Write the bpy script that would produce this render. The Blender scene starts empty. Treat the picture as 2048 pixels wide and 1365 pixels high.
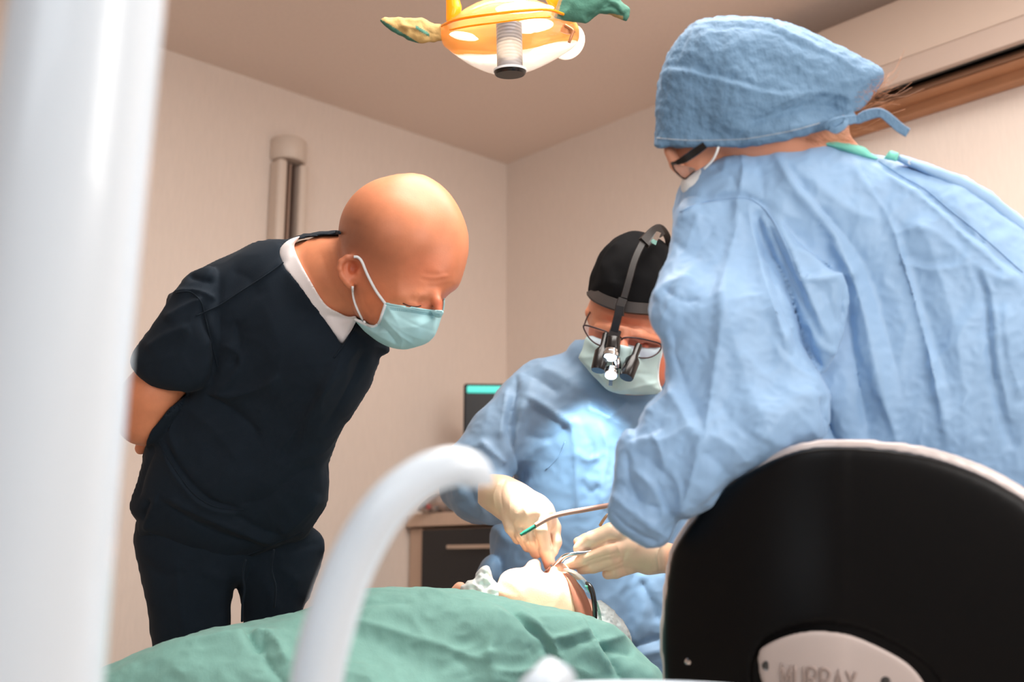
import bpy, bmesh, math, random
import numpy as np
from mathutils import Vector, Matrix, noise
from mathutils.bvhtree import BVHTree
random.seed(3); np.random.seed(3)
scene = bpy.context.scene
C = scene.collection
# ------------------------------------------------------------------ camera, light, exposure
F = 2116.0                                  # focal length in pixels of the 2048x1365 frame
PITCH = math.radians(11.7)
CAM = np.array([0.0, 0.0, 1.0])
cd = bpy.data.cameras.new('camera'); cam = bpy.data.objects.new('camera', cd); C.objects.link(cam)
cam.location = CAM; cam.rotation_euler = (math.pi/2 + PITCH, 0, 0)
cd.sensor_width = 36; cd.lens = F/2048*36; cd.clip_start = 0.05
cd.dof.use_dof = True; cd.dof.focus_distance = 1.6; cd.dof.aperture_fstop = 3.5
scene.camera = cam
scene.view_settings.view_transform = 'Standard'; scene.view_settings.look = 'None'
scene.view_settings.gamma = 1; scene.view_settings.use_curve_mapping = False
scene.view_settings.exposure = -0.2
w = bpy.data.worlds.new('world'); scene.world = w; w.use_nodes = True
w.node_tree.nodes['Background'].inputs[0].default_value = (1.0, .93, .87, 1)
w.node_tree.nodes['Background'].inputs[1].default_value = 0.3
def area(name, loc, target, sx, sy, power, col):
    l = bpy.data.lights.new(name, 'AREA'); l.shape = 'RECTANGLE'; l.size = sx; l.size_y = sy; l.energy = power; l.color = col
    o = bpy.data.objects.new(name, l); C.objects.link(o); o.location = loc
    o.rotation_euler = (Vector(target)-Vector(loc)).to_track_quat('-Z', 'Y').to_euler()
    return o
def spot(name, loc, target, ang, power, col, blend=.4, size=.04):
    l = bpy.data.lights.new(name, 'SPOT'); l.spot_size = math.radians(ang); l.spot_blend = blend; l.energy = power; l.color = col; l.shadow_soft_size = size
    o = bpy.data.objects.new(name, l); C.objects.link(o); o.location = loc
    o.rotation_euler = (Vector(target)-Vector(loc)).to_track_quat('-Z', 'Y').to_euler()
    return o
area('ceiling_panel_light', (.35, 1.35, 2.44), (.35, 1.35, 0), 1.3, 1.0, 45, (1, .95, .90))
area('ceiling_fill_light', (1.2, -.3, 1.5), (.3, 1.6, 2.5), .9, .9, 25, (1, .96, .92))  # added fill that brightens the ceiling, no such lamp stands there
area('rear_fill_light', (-.9, -1.25, 1.9), (.3, 1.6, 1.2), 1.6, 1.2, 20, (.86, .94, 1))  # added frontal fill behind the camera, no window is built there
area('wall_wash_light', (1.9, .2, 2.3), (.6, 1.6, 1.1), .8, .8, 16, (1, .95, .9))

# ------------------------------------------------------------------ geometry in numpy
cp, sp = math.cos(PITCH), math.sin(PITCH)
def P(px, py, d):
    """point seen at pixel (px, py) at distance d along the view axis, in world metres"""
    px = np.asarray(px, float); py = np.asarray(py, float); d = np.asarray(d, float)
    x = (px-1024)/F*d; u = (682.5-py)/F*d
    return np.stack([x, d*cp-u*sp, CAM[2]+d*sp+u*cp], -1)
class Space:
    """pixel-sized local units around distance d0; z is depth in the same units"""
    def __init__(s, d0): s.d0 = d0; s.m = d0/F
    def w(s, q):
        q = np.asarray(q, float); return P(q[..., 0], q[..., 1], s.d0+q[..., 2]*s.m)
def smooth_poly(pts, closed=True, n=4):
    p = np.array(pts, float); m = len(p); out = []
    rng = range(m) if closed else range(m-1)
    for i in rng:
        if closed: a, b, c, d = p[(i-1) % m], p[i], p[(i+1) % m], p[(i+2) % m]
        else: a, b, c, d = p[max(i-1, 0)], p[i], p[i+1], p[min(i+2, m-1)]
        for k in range(n):
            t = k/n
            out.append(.5*((2*b)+(c-a)*t+(2*a-5*b+4*c-d)*t*t+(-a+3*b-3*c+d)*t**3))
    if not closed: out.append(p[-1])
    return np.array(out)
def seg_dist(X, Y, poly, closed=True):
    best = np.full(X.shape, 1e9)
    m = len(poly)
    for i in range(m if closed else m-1):
        a = poly[i]; b = poly[(i+1) % m]; ab = b-a; L = ab@ab+1e-9
        t = np.clip(((X-a[0])*ab[0]+(Y-a[1])*ab[1])/L, 0, 1)
        d = (X-a[0]-t*ab[0])**2+(Y-a[1]-t*ab[1])**2
        best = np.minimum(best, d)
    return np.sqrt(best)
def inside(X, Y, poly):
    r = np.zeros(X.shape, bool); m = len(poly)
    for i in range(m):
        x1, y1 = poly[i]; x2, y2 = poly[(i+1) % m]
        if y1 == y2: continue
        c = ((y1 > Y) != (y2 > Y)) & (X < (x2-x1)*(Y-y1)/(y2-y1)+x1)
        r ^= c
    return r
def blur(a, n):
    for _ in range(n):
        b = a.copy()
        b[1:-1] = (a[:-2]+2*a[1:-1]+a[2:])/4
        a = b.copy()
        a[:, 1:-1] = (b[:, :-2]+2*b[:, 1:-1]+b[:, 2:])/4
    return a
def bilin(G, fx, fy):
    fx = np.clip(fx, 0, G.shape[0]-1.001); fy = np.clip(fy, 0, G.shape[1]-1.001)
    i = fx.astype(int); j = fy.astype(int); u = fx-i; v = fy-j
    return G[i, j]*(1-u)*(1-v)+G[i+1, j]*u*(1-v)+G[i, j+1]*(1-u)*v+G[i+1, j+1]*u*v
def zinterp(anchors, X, Y):
    """inverse-distance blend of (x, y, z) anchors"""
    if callable(anchors): return anchors(X, Y)
    if np.isscalar(anchors): return np.full(X.shape, float(anchors))
    num = np.zeros(X.shape); den = np.zeros(X.shape)
    for ax, ay, az in anchors:
        wt = 1/((X-ax)**2+(Y-ay)**2+900.0)**1.5
        num += wt*az; den += wt
    return num/den
class Vol:
    def __init__(s, lo, hi, h):
        s.lo = np.array(lo, float); s.h = h
        s.n = [int((hi[i]-lo[i])/h)+1 for i in range(3)]
        s.F = np.full(s.n, -60.0, np.float32)
    def box(s, lo, hi):
        a = [max(0, int((lo[i]-s.lo[i])/s.h)) for i in range(3)]
        b = [min(s.n[i], int((hi[i]-s.lo[i])/s.h)+2) for i in range(3)]
        ax = [s.lo[i]+s.h*np.arange(a[i], b[i]) for i in range(3)]
        return tuple(slice(a[i], b[i]) for i in range(3)), ax
    def merge(s, sl, f, k, sub=False):
        a = s.F[sl]
        if sub:
            f = -f
            if k > 0:
                r = np.minimum(a, f)-k*np.maximum(0, 1-np.abs(a-f)/k)**2/4
            else: r = np.minimum(a, f)
        else:
            r = np.maximum(a, f)
            if k > 0: r = r+k*np.maximum(0, 1-np.abs(a-f)/k)**2/4
        s.F[sl] = r
    def puff(s, pts, z=0, k=.7, hmax=1e9, sm=12, cell=7, smooth=True, sub=False):
        """rounded solid whose outline is pts and whose thickness follows its local width"""
        poly = smooth_poly(pts) if smooth else np.array(pts, float)
        lo = poly.min(0); hi = poly.max(0)
        nx, ny = int((hi[0]-lo[0])/cell)+5, int((hi[1]-lo[1])/cell)+5
        gx = lo[0]-2*cell+cell*np.arange(nx); gy = lo[1]-2*cell+cell*np.arange(ny)
        GX, GY = np.meshgrid(gx, gy, indexing='ij')
        ins = inside(GX, GY, poly); D = seg_dist(GX, GY, poly)
        phi = np.where(ins, D*40, 0).astype(float)
        om = 1.9
        chk = (np.add.outer(np.arange(nx), np.arange(ny)) % 2 == 0)
        for it in range(140):
            for c in (chk, ~chk):
                nb = np.zeros_like(phi)
                nb[1:-1, 1:-1] = (phi[2:, 1:-1]+phi[:-2, 1:-1]+phi[1:-1, 2:]+phi[1:-1, :-2]+cell*cell)/4
                m = c & ins
                phi[m] += om*(nb[m]-phi[m])
        D2 = np.maximum(D, cell*.8)
        num = np.where(ins, 4*phi, 0); den = np.where(ins, D2, 0)
        M = blur(num, 4)/(blur(den, 4)+1e-6)
        fill = M > 0
        M = np.where(blur(ins.astype(float), 4) > .02, M, M[ins].mean() if ins.any() else 1)
        M = blur(M, 2)
        R = 40+max(0, hmax if hmax < 1e8 else np.sqrt(max(4*phi.max(), 1))*k)
        if callable(z):
            g_ = z(GX, GY); zl, zh = g_.min()-R, g_.max()+R
        elif np.isscalar(z): zl, zh = z-R, z+R
        else: zl, zh = min(a[2] for a in z)-R, max(a[2] for a in z)+R
        sl, ax = s.box((lo[0]-20, lo[1]-20, zl), (hi[0]+20, hi[1]+20, zh))
        X, Y = np.meshgrid(ax[0], ax[1], indexing='ij')
        sd = seg_dist(X, Y, poly)*np.where(inside(X, Y, poly), 1, -1)
        h2 = sd*bilin(M, (X-gx[0])/cell, (Y-gy[0])/cell)*k*k
        if hmax < 1e8: h2 = h2/(1+np.maximum(h2, 0)/hmax**2)
        zm = zinterp(z, X, Y)
        h2 = h2[:, :, None].astype(np.float32)
        dz2 = (ax[2][None, None, :]-zm[:, :, None])**2
        f = (h2-dz2)/(np.sqrt(np.maximum(h2, 0)+dz2)+6)
        f = np.maximum(f, -60).astype(np.float32)
        s.merge(sl, f, sm, sub)
        return s
    def chain(s, pts, sm=8, sub=False, flat=1.0):
        """tapered limb through (x, y, z, r) points"""
        for a, b in zip(pts[:-1], pts[1:]):
            a = np.array(a, float); b = np.array(b, float); r = max(a[3], b[3])+20
            lo = np.minimum(a[:3], b[:3])-r; hi = np.maximum(a[:3], b[:3])+r
            sl, ax = s.box(lo, hi)
            if min(len(q) for q in ax) == 0: continue
            X, Y, Z = np.meshgrid(*ax, indexing='ij')
            ab = b[:3]-a[:3]; L = ab@ab+1e-9
            t = np.clip(((X-a[0])*ab[0]+(Y-a[1])*ab[1]+(Z-a[2])*ab[2])/L, 0, 1)
            d = np.sqrt((X-a[0]-t*ab[0])**2+(Y-a[1]-t*ab[1])**2+((Z-a[2]-t*ab[2])/flat)**2)
            s.merge(sl, (a[3]+(b[3]-a[3])*t-d).astype(np.float32), sm, sub)
        return s
    def ball(s, c, r, ang=0, sm=8, sub=False):
        """ellipsoid; ang rotates it in the picture plane, degrees clockwise"""
        c = np.array(c, float); R = max(r)+20
        sl, ax = s.box(c-R, c+R)
        if min(len(q) for q in ax) == 0: return s
        X, Y, Z = np.meshgrid(*ax, indexing='ij'); X = X-c[0]; Y = Y-c[1]; Z = Z-c[2]
        ca, sa = math.cos(math.radians(ang)), math.sin(math.radians(ang))
        U = (X*ca+Y*sa); V = (-X*sa+Y*ca)
        q = np.sqrt((U/r[0])**2+(V/r[1])**2+(Z/r[2])**2)+1e-6
        q2 = np.sqrt((U/r[0]**2)**2+(V/r[1]**2)**2+(Z/r[2]**2)**2)+1e-6
        s.merge(sl, (-q*(q-1)/q2).astype(np.float32), sm, sub)
        return s
    def clip(s, pts, smooth=True):
        """keep only what lies behind this outline"""
        poly = smooth_poly(pts) if smooth else np.array(pts, float)
        ax = [s.lo[i]+s.h*np.arange(s.n[i]) for i in range(2)]
        X, Y = np.meshgrid(ax[0], ax[1], indexing='ij')
        sd = seg_dist(X, Y, poly)*np.where(inside(X, Y, poly), 1, -1)
        s.F = np.minimum(s.F, sd[:, :, None].astype(np.float32)); return s
    def grow(s, other, off, pts=None, sm=4, smooth=True):
        """a layer that follows another solid at a small distance, inside an outline"""
        if pts is not None:
            poly = smooth_poly(pts) if smooth else np.array(pts, float)
            lo = list(poly.min(0)-10)+[-9e3]; hi = list(poly.max(0)+10)+[9e3]
        else: lo = other.lo; hi = other.lo+np.array(other.n)*other.h
        lo = np.maximum(lo, other.lo); hi = np.minimum(hi, other.lo+(np.array(other.n)-1)*other.h)
        sl, ax = s.box(lo, hi)
        idx = []
        for i in range(3):
            f = np.clip((ax[i]-other.lo[i])/other.h, 0, other.n[i]-1.001); idx.append((f.astype(int), (f-f.astype(int)).astype(np.float32)))
        G = other.F
        (i0, u), (j0, v_), (k0, w_) = idx
        A = G[i0]*(1-u)[:, None, None]+G[i0+1]*u[:, None, None]
        A = A[:, j0]*(1-v_)[None, :, None]+A[:, j0+1]*v_[None, :, None]
        A = A[:, :, k0]*(1-w_)+A[:, :, k0+1]*w_
        A = A+off
        if pts is not None:
            X, Y = np.meshgrid(ax[0], ax[1], indexing='ij')
            sd = seg_dist(X, Y, poly)*np.where(inside(X, Y, poly), 1, -1)
            A = np.minimum(A, sd[:, :, None].astype(np.float32))
        s.merge(sl, A, sm); return s
    def mesh(s, relax=2, one=False):
        F_ = s.F; n = F_.shape
        S = F_ > 0
        cnt = np.zeros((n[0]-1, n[1]-1, n[2]-1), np.int8)
        for dx in (0, 1):
            for dy in (0, 1):
                for dz in (0, 1): cnt += S[dx:n[0]-1+dx, dy:n[1]-1+dy, dz:n[2]-1+dz]
        I, J, K = np.nonzero((cnt > 0) & (cnt < 8))
        idx = np.full(cnt.shape, -1, np.int32); idx[I, J, K] = np.arange(len(I))
        acc = np.zeros((len(I), 3)); num = np.zeros(len(I))
        cor = [(0,0,0),(1,0,0),(0,1,0),(1,1,0),(0,0,1),(1,0,1),(0,1,1),(1,1,1)]
        for a in range(8):
            for b in range(a+1, 8):
                ca, cb = cor[a], cor[b]
                if sum(abs(ca[i]-cb[i]) for i in range(3)) != 1: continue
                va = F_[I+ca[0], J+ca[1], K+ca[2]]; vb = F_[I+cb[0], J+cb[1], K+cb[2]]
                m = (va > 0) != (vb > 0); t = np.where(m, va/(va-vb+1e-12), 0)
                for i in range(3): acc[:, i] += m*(ca[i]+(cb[i]-ca[i])*t)
                num += m
        V = (np.stack([I, J, K], 1)+acc/num[:, None])*s.h+s.lo
        quads = []
        for axn in range(3):
            sa = [slice(0, n[i]) for i in range(3)]; sb = list(sa)
            sa[axn] = slice(0, n[axn]-1); sb[axn] = slice(1, n[axn])
            ch = S[tuple(sa)] != S[tuple(sb)]
            o1, o2 = [(1, 2), (2, 0), (0, 1)][axn]
            e = np.array(np.nonzero(ch)).T
            ok = (e[:, o1] > 0) & (e[:, o2] > 0) & (e[:, o1] < n[o1]-1) & (e[:, o2] < n[o2]-1)
            e = e[ok]
            def cell(d1, d2):
                q = e.copy(); q[:, o1] -= d1; q[:, o2] -= d2
                return idx[q[:, 0], q[:, 1], q[:, 2]]
            q = np.stack([cell(1, 1), cell(0, 1), cell(0, 0), cell(1, 0)], 1)
            flip = ~S[e[:, 0], e[:, 1], e[:, 2]]
            q[flip] = q[flip][:, ::-1]
            quads.append(q)
        Q = np.concatenate(quads)
        Q = Q[(Q >= 0).all(1)]
        m = PM(V, Q)
        if one: m.largest()
        m.relax(relax); return m
class PM:
    sharp = 1.12
    """mesh in local pixel units"""
    def __init__(s, V, Q): s.V = V; s.Q = Q
    def largest(s):
        lab = np.arange(len(s.V)); Q = s.Q
        while True:
            mn = lab[Q].min(1); new = lab.copy()
            for c in range(4): np.minimum.at(new, Q[:, c], mn)
            new = new[new]; new = new[new]
            if (new == lab).all(): break
            lab = new
        u, c = np.unique(lab, return_counts=True); keep = lab == u[c.argmax()]
        mp = np.cumsum(keep)-1; s.Q = mp[Q[keep[Q[:, 0]]]]; s.V = s.V[keep]; return s
    def relax(s, n=1, lam=.5):
        E = np.concatenate([s.Q[:, [0, 1]], s.Q[:, [1, 2]], s.Q[:, [2, 3]], s.Q[:, [3, 0]]])
        deg = np.bincount(E.ravel(), minlength=len(s.V))
        for _ in range(n):
            A = np.stack([np.bincount(E[:, 0], s.V[E[:, 1], i], len(s.V))+np.bincount(E[:, 1], s.V[E[:, 0], i], len(s.V)) for i in range(3)], 1)
            s.V = s.V+lam*(A/np.maximum(deg, 1)[:, None]-s.V)
        return s
    def normals(s):
        V, Q = s.V, s.Q
        fn = np.cross(V[Q[:, 2]]-V[Q[:, 0]], V[Q[:, 3]]-V[Q[:, 1]])
        N = np.stack([sum(np.bincount(Q[:, c], fn[:, i], len(V)) for c in range(4)) for i in range(3)], 1)
        return N/(np.linalg.norm(N, axis=1)[:, None]+1e-9)
    def folds(s, strokes, g=1.0):
        """press cloth folds: (points, amplitude, width one side, width other side)"""
        N = s.normals(); fr = np.clip(-N[:, 2]*2.2+.1, 0, 1)
        disp = np.zeros(len(s.V))
        for st in strokes:
            pts, amp, w1 = st[0], st[1], st[2]; w2 = st[3] if len(st) > 3 else w1
            p = smooth_poly(pts, False, 5) if len(pts) > 2 else np.array(pts, float)
            W = 3*max(w1, w2)
            lo = p.min(0)-W; hi = p.max(0)+W
            m = np.nonzero((s.V[:, 0] > lo[0]) & (s.V[:, 0] < hi[0]) & (s.V[:, 1] > lo[1]) & (s.V[:, 1] < hi[1]))[0]
            if not len(m): continue
            X, Y = s.V[m, 0], s.V[m, 1]
            best = np.full(len(m), 1e18); side = np.zeros(len(m)); along = np.zeros(len(m))
            ns = len(p)-1
            for i in range(ns):
                a, b = p[i], p[i+1]; ab = b-a; L = ab@ab+1e-9
                t0 = ((X-a[0])*ab[0]+(Y-a[1])*ab[1])/L; t = np.clip(t0, 0, 1)
                dx = X-a[0]-t*ab[0]; dy = Y-a[1]-t*ab[1]; d = dx*dx+dy*dy
                c = ab[0]*dy-ab[1]*dx
                u = d < best; best[u] = d[u]; side[u] = c[u]; along[u] = (i+t[u])/ns
            d = np.sqrt(best); ww = np.where(side > 0, w1, w2)
            taper = np.clip(np.minimum(along, 1-along)*5+.15, 0, 1)
            disp[m] += g*amp*taper*np.exp(-(d/ww)**s.sharp)
        s.V = s.V+N*(disp*fr)[:, None]
        return s.relax(1, .4)
    def ripple(s, amp, scale, seed=0, stretch=(1, 1, 1), ridged=False, rot=0):
        N = s.normals(); o = Vector((seed*7.1, seed*3.3, seed*5.7)); d = np.empty(len(s.V)); st = stretch
        cr, sr = math.cos(math.radians(rot)), math.sin(math.radians(rot))
        RV = np.stack([s.V[:, 0]*cr+s.V[:, 1]*sr, -s.V[:, 0]*sr+s.V[:, 1]*cr, s.V[:, 2]], 1)
        for i, v in enumerate(RV):
            q = Vector((v[0]*st[0]/scale, v[1]*st[1]/scale, v[2]*st[2]/scale))+o
            d[i] = noise.noise(q)
        if ridged: d = .5-2*np.abs(d)
        s.V = s.V+N*(d*amp)[:, None]
        return s
    def bvh(s):
        return BVHTree.FromPolygons([Vector(v) for v in s.V], [tuple(map(int, q)) for q in s.Q])
def hit(bvh, x, y, default=0.0):
    h = bvh.ray_cast(Vector((x, y, -3000)), Vector((0, 0, 1)))
    return h[0][2] if h[0] is not None else default

# ------------------------------------------------------------------ object helpers
def thing(name, label, cat, loc=(0, 0, 0), group=None):
    o = bpy.data.objects.new(name, None); C.objects.link(o); o.location = loc; o.empty_display_size = .05
    o['label'] = label; o['category'] = cat
    if group: o['group'] = group
    return o
def root_loc(parent):
    l = Vector((0, 0, 0)); p = parent
    while p is not None: l = l+Vector(p.location); p = p.parent
    return l
def link(name, V, Fc, mats, parent=None, smooth=True, label=None, pal=None, matidx=None):
    me = bpy.data.meshes.new(name)
    V = np.asarray(V, float); off = np.array(root_loc(parent)) if parent else (V.min(0)+V.max(0))/2*np.array([1, 1, 0])+np.array([0, 0, V[:, 2].min()])
    me.from_pydata((V-off).tolist(), [], [tuple(map(int, f)) for f in Fc])
    for m in (mats if isinstance(mats, (list, tuple)) else [mats]): me.materials.append(m)
    me.polygons.foreach_set('use_smooth', [smooth]*len(me.polygons))
    if matidx is not None: me.polygons.foreach_set('material_index', matidx)
    if pal is not None:
        at = me.color_attributes.new('tint', 'FLOAT_COLOR', 'POINT')
        a = np.ones((len(V), 4)); a[:, :3] = pal; at.data.foreach_set('color', a.ravel())
    me.update()
    o = bpy.data.objects.new(name, me); C.objects.link(o)
    if parent: o.parent = parent
    else: o.location = off
    if label: o['label'] = label
    return o
def put(name, sp_, m, mat, parent, **kw):
    return link(name, sp_.w(m.V), m.Q, mat, parent, **kw)
def fix_normals(o):
    bm = bmesh.new(); bm.from_mesh(o.data); bmesh.ops.recalc_face_normals(bm, faces=bm.faces); bm.to_mesh(o.data); bm.free(); return o
def tube_geo(pts, rad, seg=12, cap=True, flat=None, up=(0, 0, 1)):
    p = [Vector(q) for q in pts]; n = len(p); V = []; Fc = []
    rad = [rad]*n if np.isscalar(rad) else list(rad)
    prev = None
    for i in range(n):
        t = (p[min(i+1, n-1)]-p[max(i-1, 0)]).normalized()
        if prev is None:
            u = Vector(up); a = (u-t*u.dot(t))
            if a.length < 1e-4: a = t.orthogonal()
        else: a = prev-t*prev.dot(t)
        a.normalize(); b = t.cross(a); prev = a
        fl = flat if flat else 1
        for k in range(seg):
            g = 2*math.pi*k/seg
            V.append(tuple(p[i]+a*(rad[i]*fl*math.cos(g))+b*(rad[i]*math.sin(g))))
    for i in range(n-1):
        for k in range(seg):
            k2 = (k+1) % seg
            Fc.append((i*seg+k, i*seg+k2, (i+1)*seg+k2, (i+1)*seg+k))
    if cap:
        Fc.append(tuple(range(seg-1, -1, -1))); Fc.append(tuple((n-1)*seg+k for k in range(seg)))
    return V, Fc
def tube(name, pts, rad, mat, parent=None, seg=12, flat=None, up=(0, 0, 1), label=None, smooth=True):
    V, Fc = tube_geo(pts, rad, seg, True, flat, up)
    return fix_normals(link(name, V, Fc, mat, parent, smooth, label))
def pxpath(sp_, pts, n=5):
    q = smooth_poly(pts, False, n) if len(pts) > 2 else np.array(pts, float)
    return sp_.w(q)
def join_geo(parts):
    V = []; Fc = []
    for v, f in parts:
        o = len(V); V += list(v); Fc += [tuple(i+o for i in q) for q in f]
    return V, Fc
def ribbon(name, sp_, pts, width, thick, mat, parent, label=None, n=5, nrm=(0, 0, -1)):
    """flat band through local points; widths across the path in the picture plane"""
    q = smooth_poly(pts, False, n) if len(pts) > 2 else np.array(pts, float)
    m = len(q); ws = np.interp(np.linspace(0, 1, m), np.linspace(0, 1, len(np.atleast_1d(width))), np.atleast_1d(width)) if not np.isscalar(width) else np.full(m, width)
    V = []; Fc = []
    for i in range(m):
        t = q[min(i+1, m-1)]-q[max(i-1, 0)]; t = t/np.linalg.norm(t)
        s = np.cross(t, nrm); s = s/(np.linalg.norm(s)+1e-9); nn = np.cross(s, t)
        for a, b in ((-1, -1), (-.85, 1), (.85, 1), (1, -1)):
            V.append(q[i]+s*ws[i]/2*a+nn*thick/2*b)
    for i in range(m-1):
        for k in range(4): Fc.append((i*4+k, i*4+(k+1) % 4, i*4+4+(k+1) % 4, i*4+4+k))
    Fc.append((3, 2, 1, 0)); Fc.append(tuple((m-1)*4+k for k in range(4)))
    o = fix_normals(link(name, sp_.w(np.array(V)), Fc, mat, parent, True, label)); o.data.set_sharp_from_angle(angle=math.radians(38)); return o
def box_geo(c, s, R=None):
    c = Vector(c); V = []
    for x in (-1, 1):
        for y in (-1, 1):
            for z in (-1, 1):
                v = Vector((x*s[0]/2, y*s[1]/2, z*s[2]/2))
                if R is not None: v = R @ v
                V.append(tuple(c+v))
    return V, [(0, 1, 3, 2), (4, 6, 7, 5), (0, 4, 5, 1), (2, 3, 7, 6), (0, 2, 6, 4), (1, 5, 7, 3)]
def box(name, c, s, mat, parent=None, R=None, bev=0.0, label=None, seg=3):
    V, Fc = box_geo(c, s, R); o = fix_normals(link(name, V, Fc, mat, parent, False, label))
    if bev > 0:
        bm = bmesh.new(); bm.from_mesh(o.data)
        bmesh.ops.bevel(bm, geom=list(bm.edges), offset=bev, segments=seg, affect='EDGES', profile=.5)
        for f in bm.faces: f.smooth = True
        bm.to_mesh(o.data); bm.free()
        md = o.modifiers.new('w', 'WEIGHTED_NORMAL'); md.keep_sharp = True
    return o
def lathe(name, prof, mat, parent=None, M=None, seg=32, label=None):
    """prof: (radius, height) pairs turned about Z, placed by matrix M"""
    V = []; Fc = []; n = len(prof); M = M or Matrix.Identity(4)
    for r, z in prof:
        for k in range(seg):
            a = 2*math.pi*k/seg; V.append(tuple(M @ Vector((r*math.cos(a), r*math.sin(a), z))))
    for i in range(n-1):
        for k in range(seg):
            k2 = (k+1) % seg; Fc.append((i*seg+k, i*seg+k2, (i+1)*seg+k2, (i+1)*seg+k))
    Fc.append(tuple(range(seg))); Fc.append(tuple((n-1)*seg+k for k in range(seg)))
    o = fix_normals(link(name, V, Fc, mat, parent, True, label)); o.data.set_sharp_from_angle(angle=math.radians(40)); return o
def axis_matrix(loc, direction):
    q = Vector(direction).to_track_quat('Z', 'Y'); return Matrix.Translation(Vector(loc)) @ q.to_matrix().to_4x4()

# ------------------------------------------------------------------ materials
def lin(c):
    return tuple(((x/255)/12.92 if x <= 10 else ((x/255+.055)/1.055)**2.4) for x in c)
def mat(name, rgb, rough=.5, metal=0, bumps=(), var=0, var_scale=20, sheen=0, sss=0, sss_col=None, spec=.5, tint=False,
        trans=0, emis=None, emis_s=0, coat=0, alpha=1, stretch=None, ior=1.45):
    m = bpy.data.materials.new(name); m.use_nodes = True; nt = m.node_tree; N = nt.nodes; L = nt.links
    b = N['Principled BSDF']; col = lin(rgb)+(1,)
    b.inputs['Base Color'].default_value = col; b.inputs['Roughness'].default_value = rough
    b.inputs['Metallic'].default_value = metal; b.inputs['Specular IOR Level'].default_value = spec; b.inputs['IOR'].default_value = ior
    b.inputs['Transmission Weight'].default_value = trans; b.inputs['Coat Weight'].default_value = coat; b.inputs['Alpha'].default_value = alpha
    if sheen: b.inputs['Sheen Weight'].default_value = sheen
    if sss:
        b.inputs['Subsurface Weight'].default_value = sss; b.inputs['Subsurface Scale'].default_value = .006
        b.inputs['Subsurface Radius'].default_value = (1, .35, .2)
    if emis: b.inputs['Emission Color'].default_value = lin(emis)+(1,); b.inputs['Emission Strength'].default_value = emis_s
    tc = N.new('ShaderNodeTexCoord'); src = tc.outputs['Object']
    if stretch:
        mp = N.new('ShaderNodeMapping'); mp.inputs['Scale'].default_value = stretch; L.new(src, mp.inputs['Vector']); src = mp.outputs['Vector']
    cur = None
    if tint:
        a = N.new('ShaderNodeAttribute'); a.attribute_name = 'tint'; mx = N.new('ShaderNodeMix'); mx.data_type = 'RGBA'; mx.blend_type = 'MULTIPLY'
        mx.inputs[0].default_value = 1; mx.inputs[6].default_value = col; L.new(a.outputs['Color'], mx.inputs[7]); cur = mx.outputs[2]
    if var:
        nz = N.new('ShaderNodeTexNoise'); nz.inputs['Scale'].default_value = var_scale; nz.inputs['Detail'].default_value = 4; L.new(src, nz.inputs['Vector'])
        mr = N.new('ShaderNodeMapRange'); mr.inputs[1].default_value = .3; mr.inputs[2].default_value = .7; mr.inputs[3].default_value = 1-var; mr.inputs[4].default_value = 1+var*.5
        L.new(nz.outputs['Fac'], mr.inputs[0]); mx2 = N.new('ShaderNodeMix'); mx2.data_type = 'RGBA'; mx2.blend_type = 'MULTIPLY'; mx2.inputs[0].default_value = 1
        if cur: L.new(cur, mx2.inputs[6])
        else: mx2.inputs[6].default_value = col
        L.new(mr.outputs[0], mx2.inputs[7]); cur = mx2.outputs[2]
    if cur: L.new(cur, b.inputs['Base Color'])
    prev = None
    for kind, sc, st, dist in bumps:
        if kind == 'noise': t = N.new('ShaderNodeTexNoise'); t.inputs['Detail'].default_value = 5; t.inputs['Scale'].default_value = sc; out = t.outputs['Fac']
        elif kind == 'voro': t = N.new('ShaderNodeTexVoronoi'); t.inputs['Scale'].default_value = sc; out = t.outputs['Distance']
        else:
            t = N.new('ShaderNodeTexWave'); t.inputs['Scale'].default_value = sc; t.inputs['Distortion'].default_value = 1.5; t.bands_direction = kind; out = t.outputs['Fac']
        L.new(src, t.inputs['Vector']); bp = N.new('ShaderNodeBump'); bp.inputs['Strength'].default_value = st; bp.inputs['Distance'].default_value = dist
        L.new(out, bp.inputs['Height'])
        if prev: L.new(prev, bp.inputs['Normal'])
        prev = bp.outputs['Normal']
    if prev: L.new(prev, b.inputs['Normal'])
    return m

# ================================================================== the room
K = Vector((-.021, 3.87, 0)); DL = Vector((-.7337, -.6795, 0)); DR = Vector((.6796, -.7336, 0)); UP = Vector((0, 0, 1))
RW = Matrix((DR, UP.cross(DR), UP)).transposed()      # box axes along the right wall
LW = Matrix((DL, UP.cross(DL), UP)).transposed()
wall_mat = mat('wallpaper', (228, 213, 202), .85, bumps=(('noise', 260, .25, .002),), var=.035, var_scale=160, stretch=(1, 1, .12))
ceil_mat = mat('ceiling_paint', (230, 212, 200), .9, var=.03, var_scale=90, bumps=(('noise', 300, .15, .001),))
floor_mat = mat('vinyl_floor', (190, 178, 168), .4, var=.08, var_scale=6)
trim_mat = mat('painted_trim', (214, 196, 180), .5)
def structure(o): o['kind'] = 'structure'; return o
L_ = 5.2; H_ = 2.5
def at(a, b, z=0): return K+DL*a+DR*b+UP*z
structure(box('wall_left', at(L_/2, -.05, H_/2), (L_, .1, H_), wall_mat, R=LW))
structure(box('wall_right', at(-.05, L_/2, H_/2), (L_, .1, H_), wall_mat, R=RW))
structure(box('wall_rear', at(L_/2, L_+.05, H_/2), (L_, .1, H_), wall_mat, R=LW))
structure(box('wall_near', at(L_+.05, L_/2, H_/2), (L_, .1, H_), wall_mat, R=RW))
structure(box('floor', at(L_/2, L_/2, -.05), (L_+.2, L_+.2, .1), floor_mat, R=LW))
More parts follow.
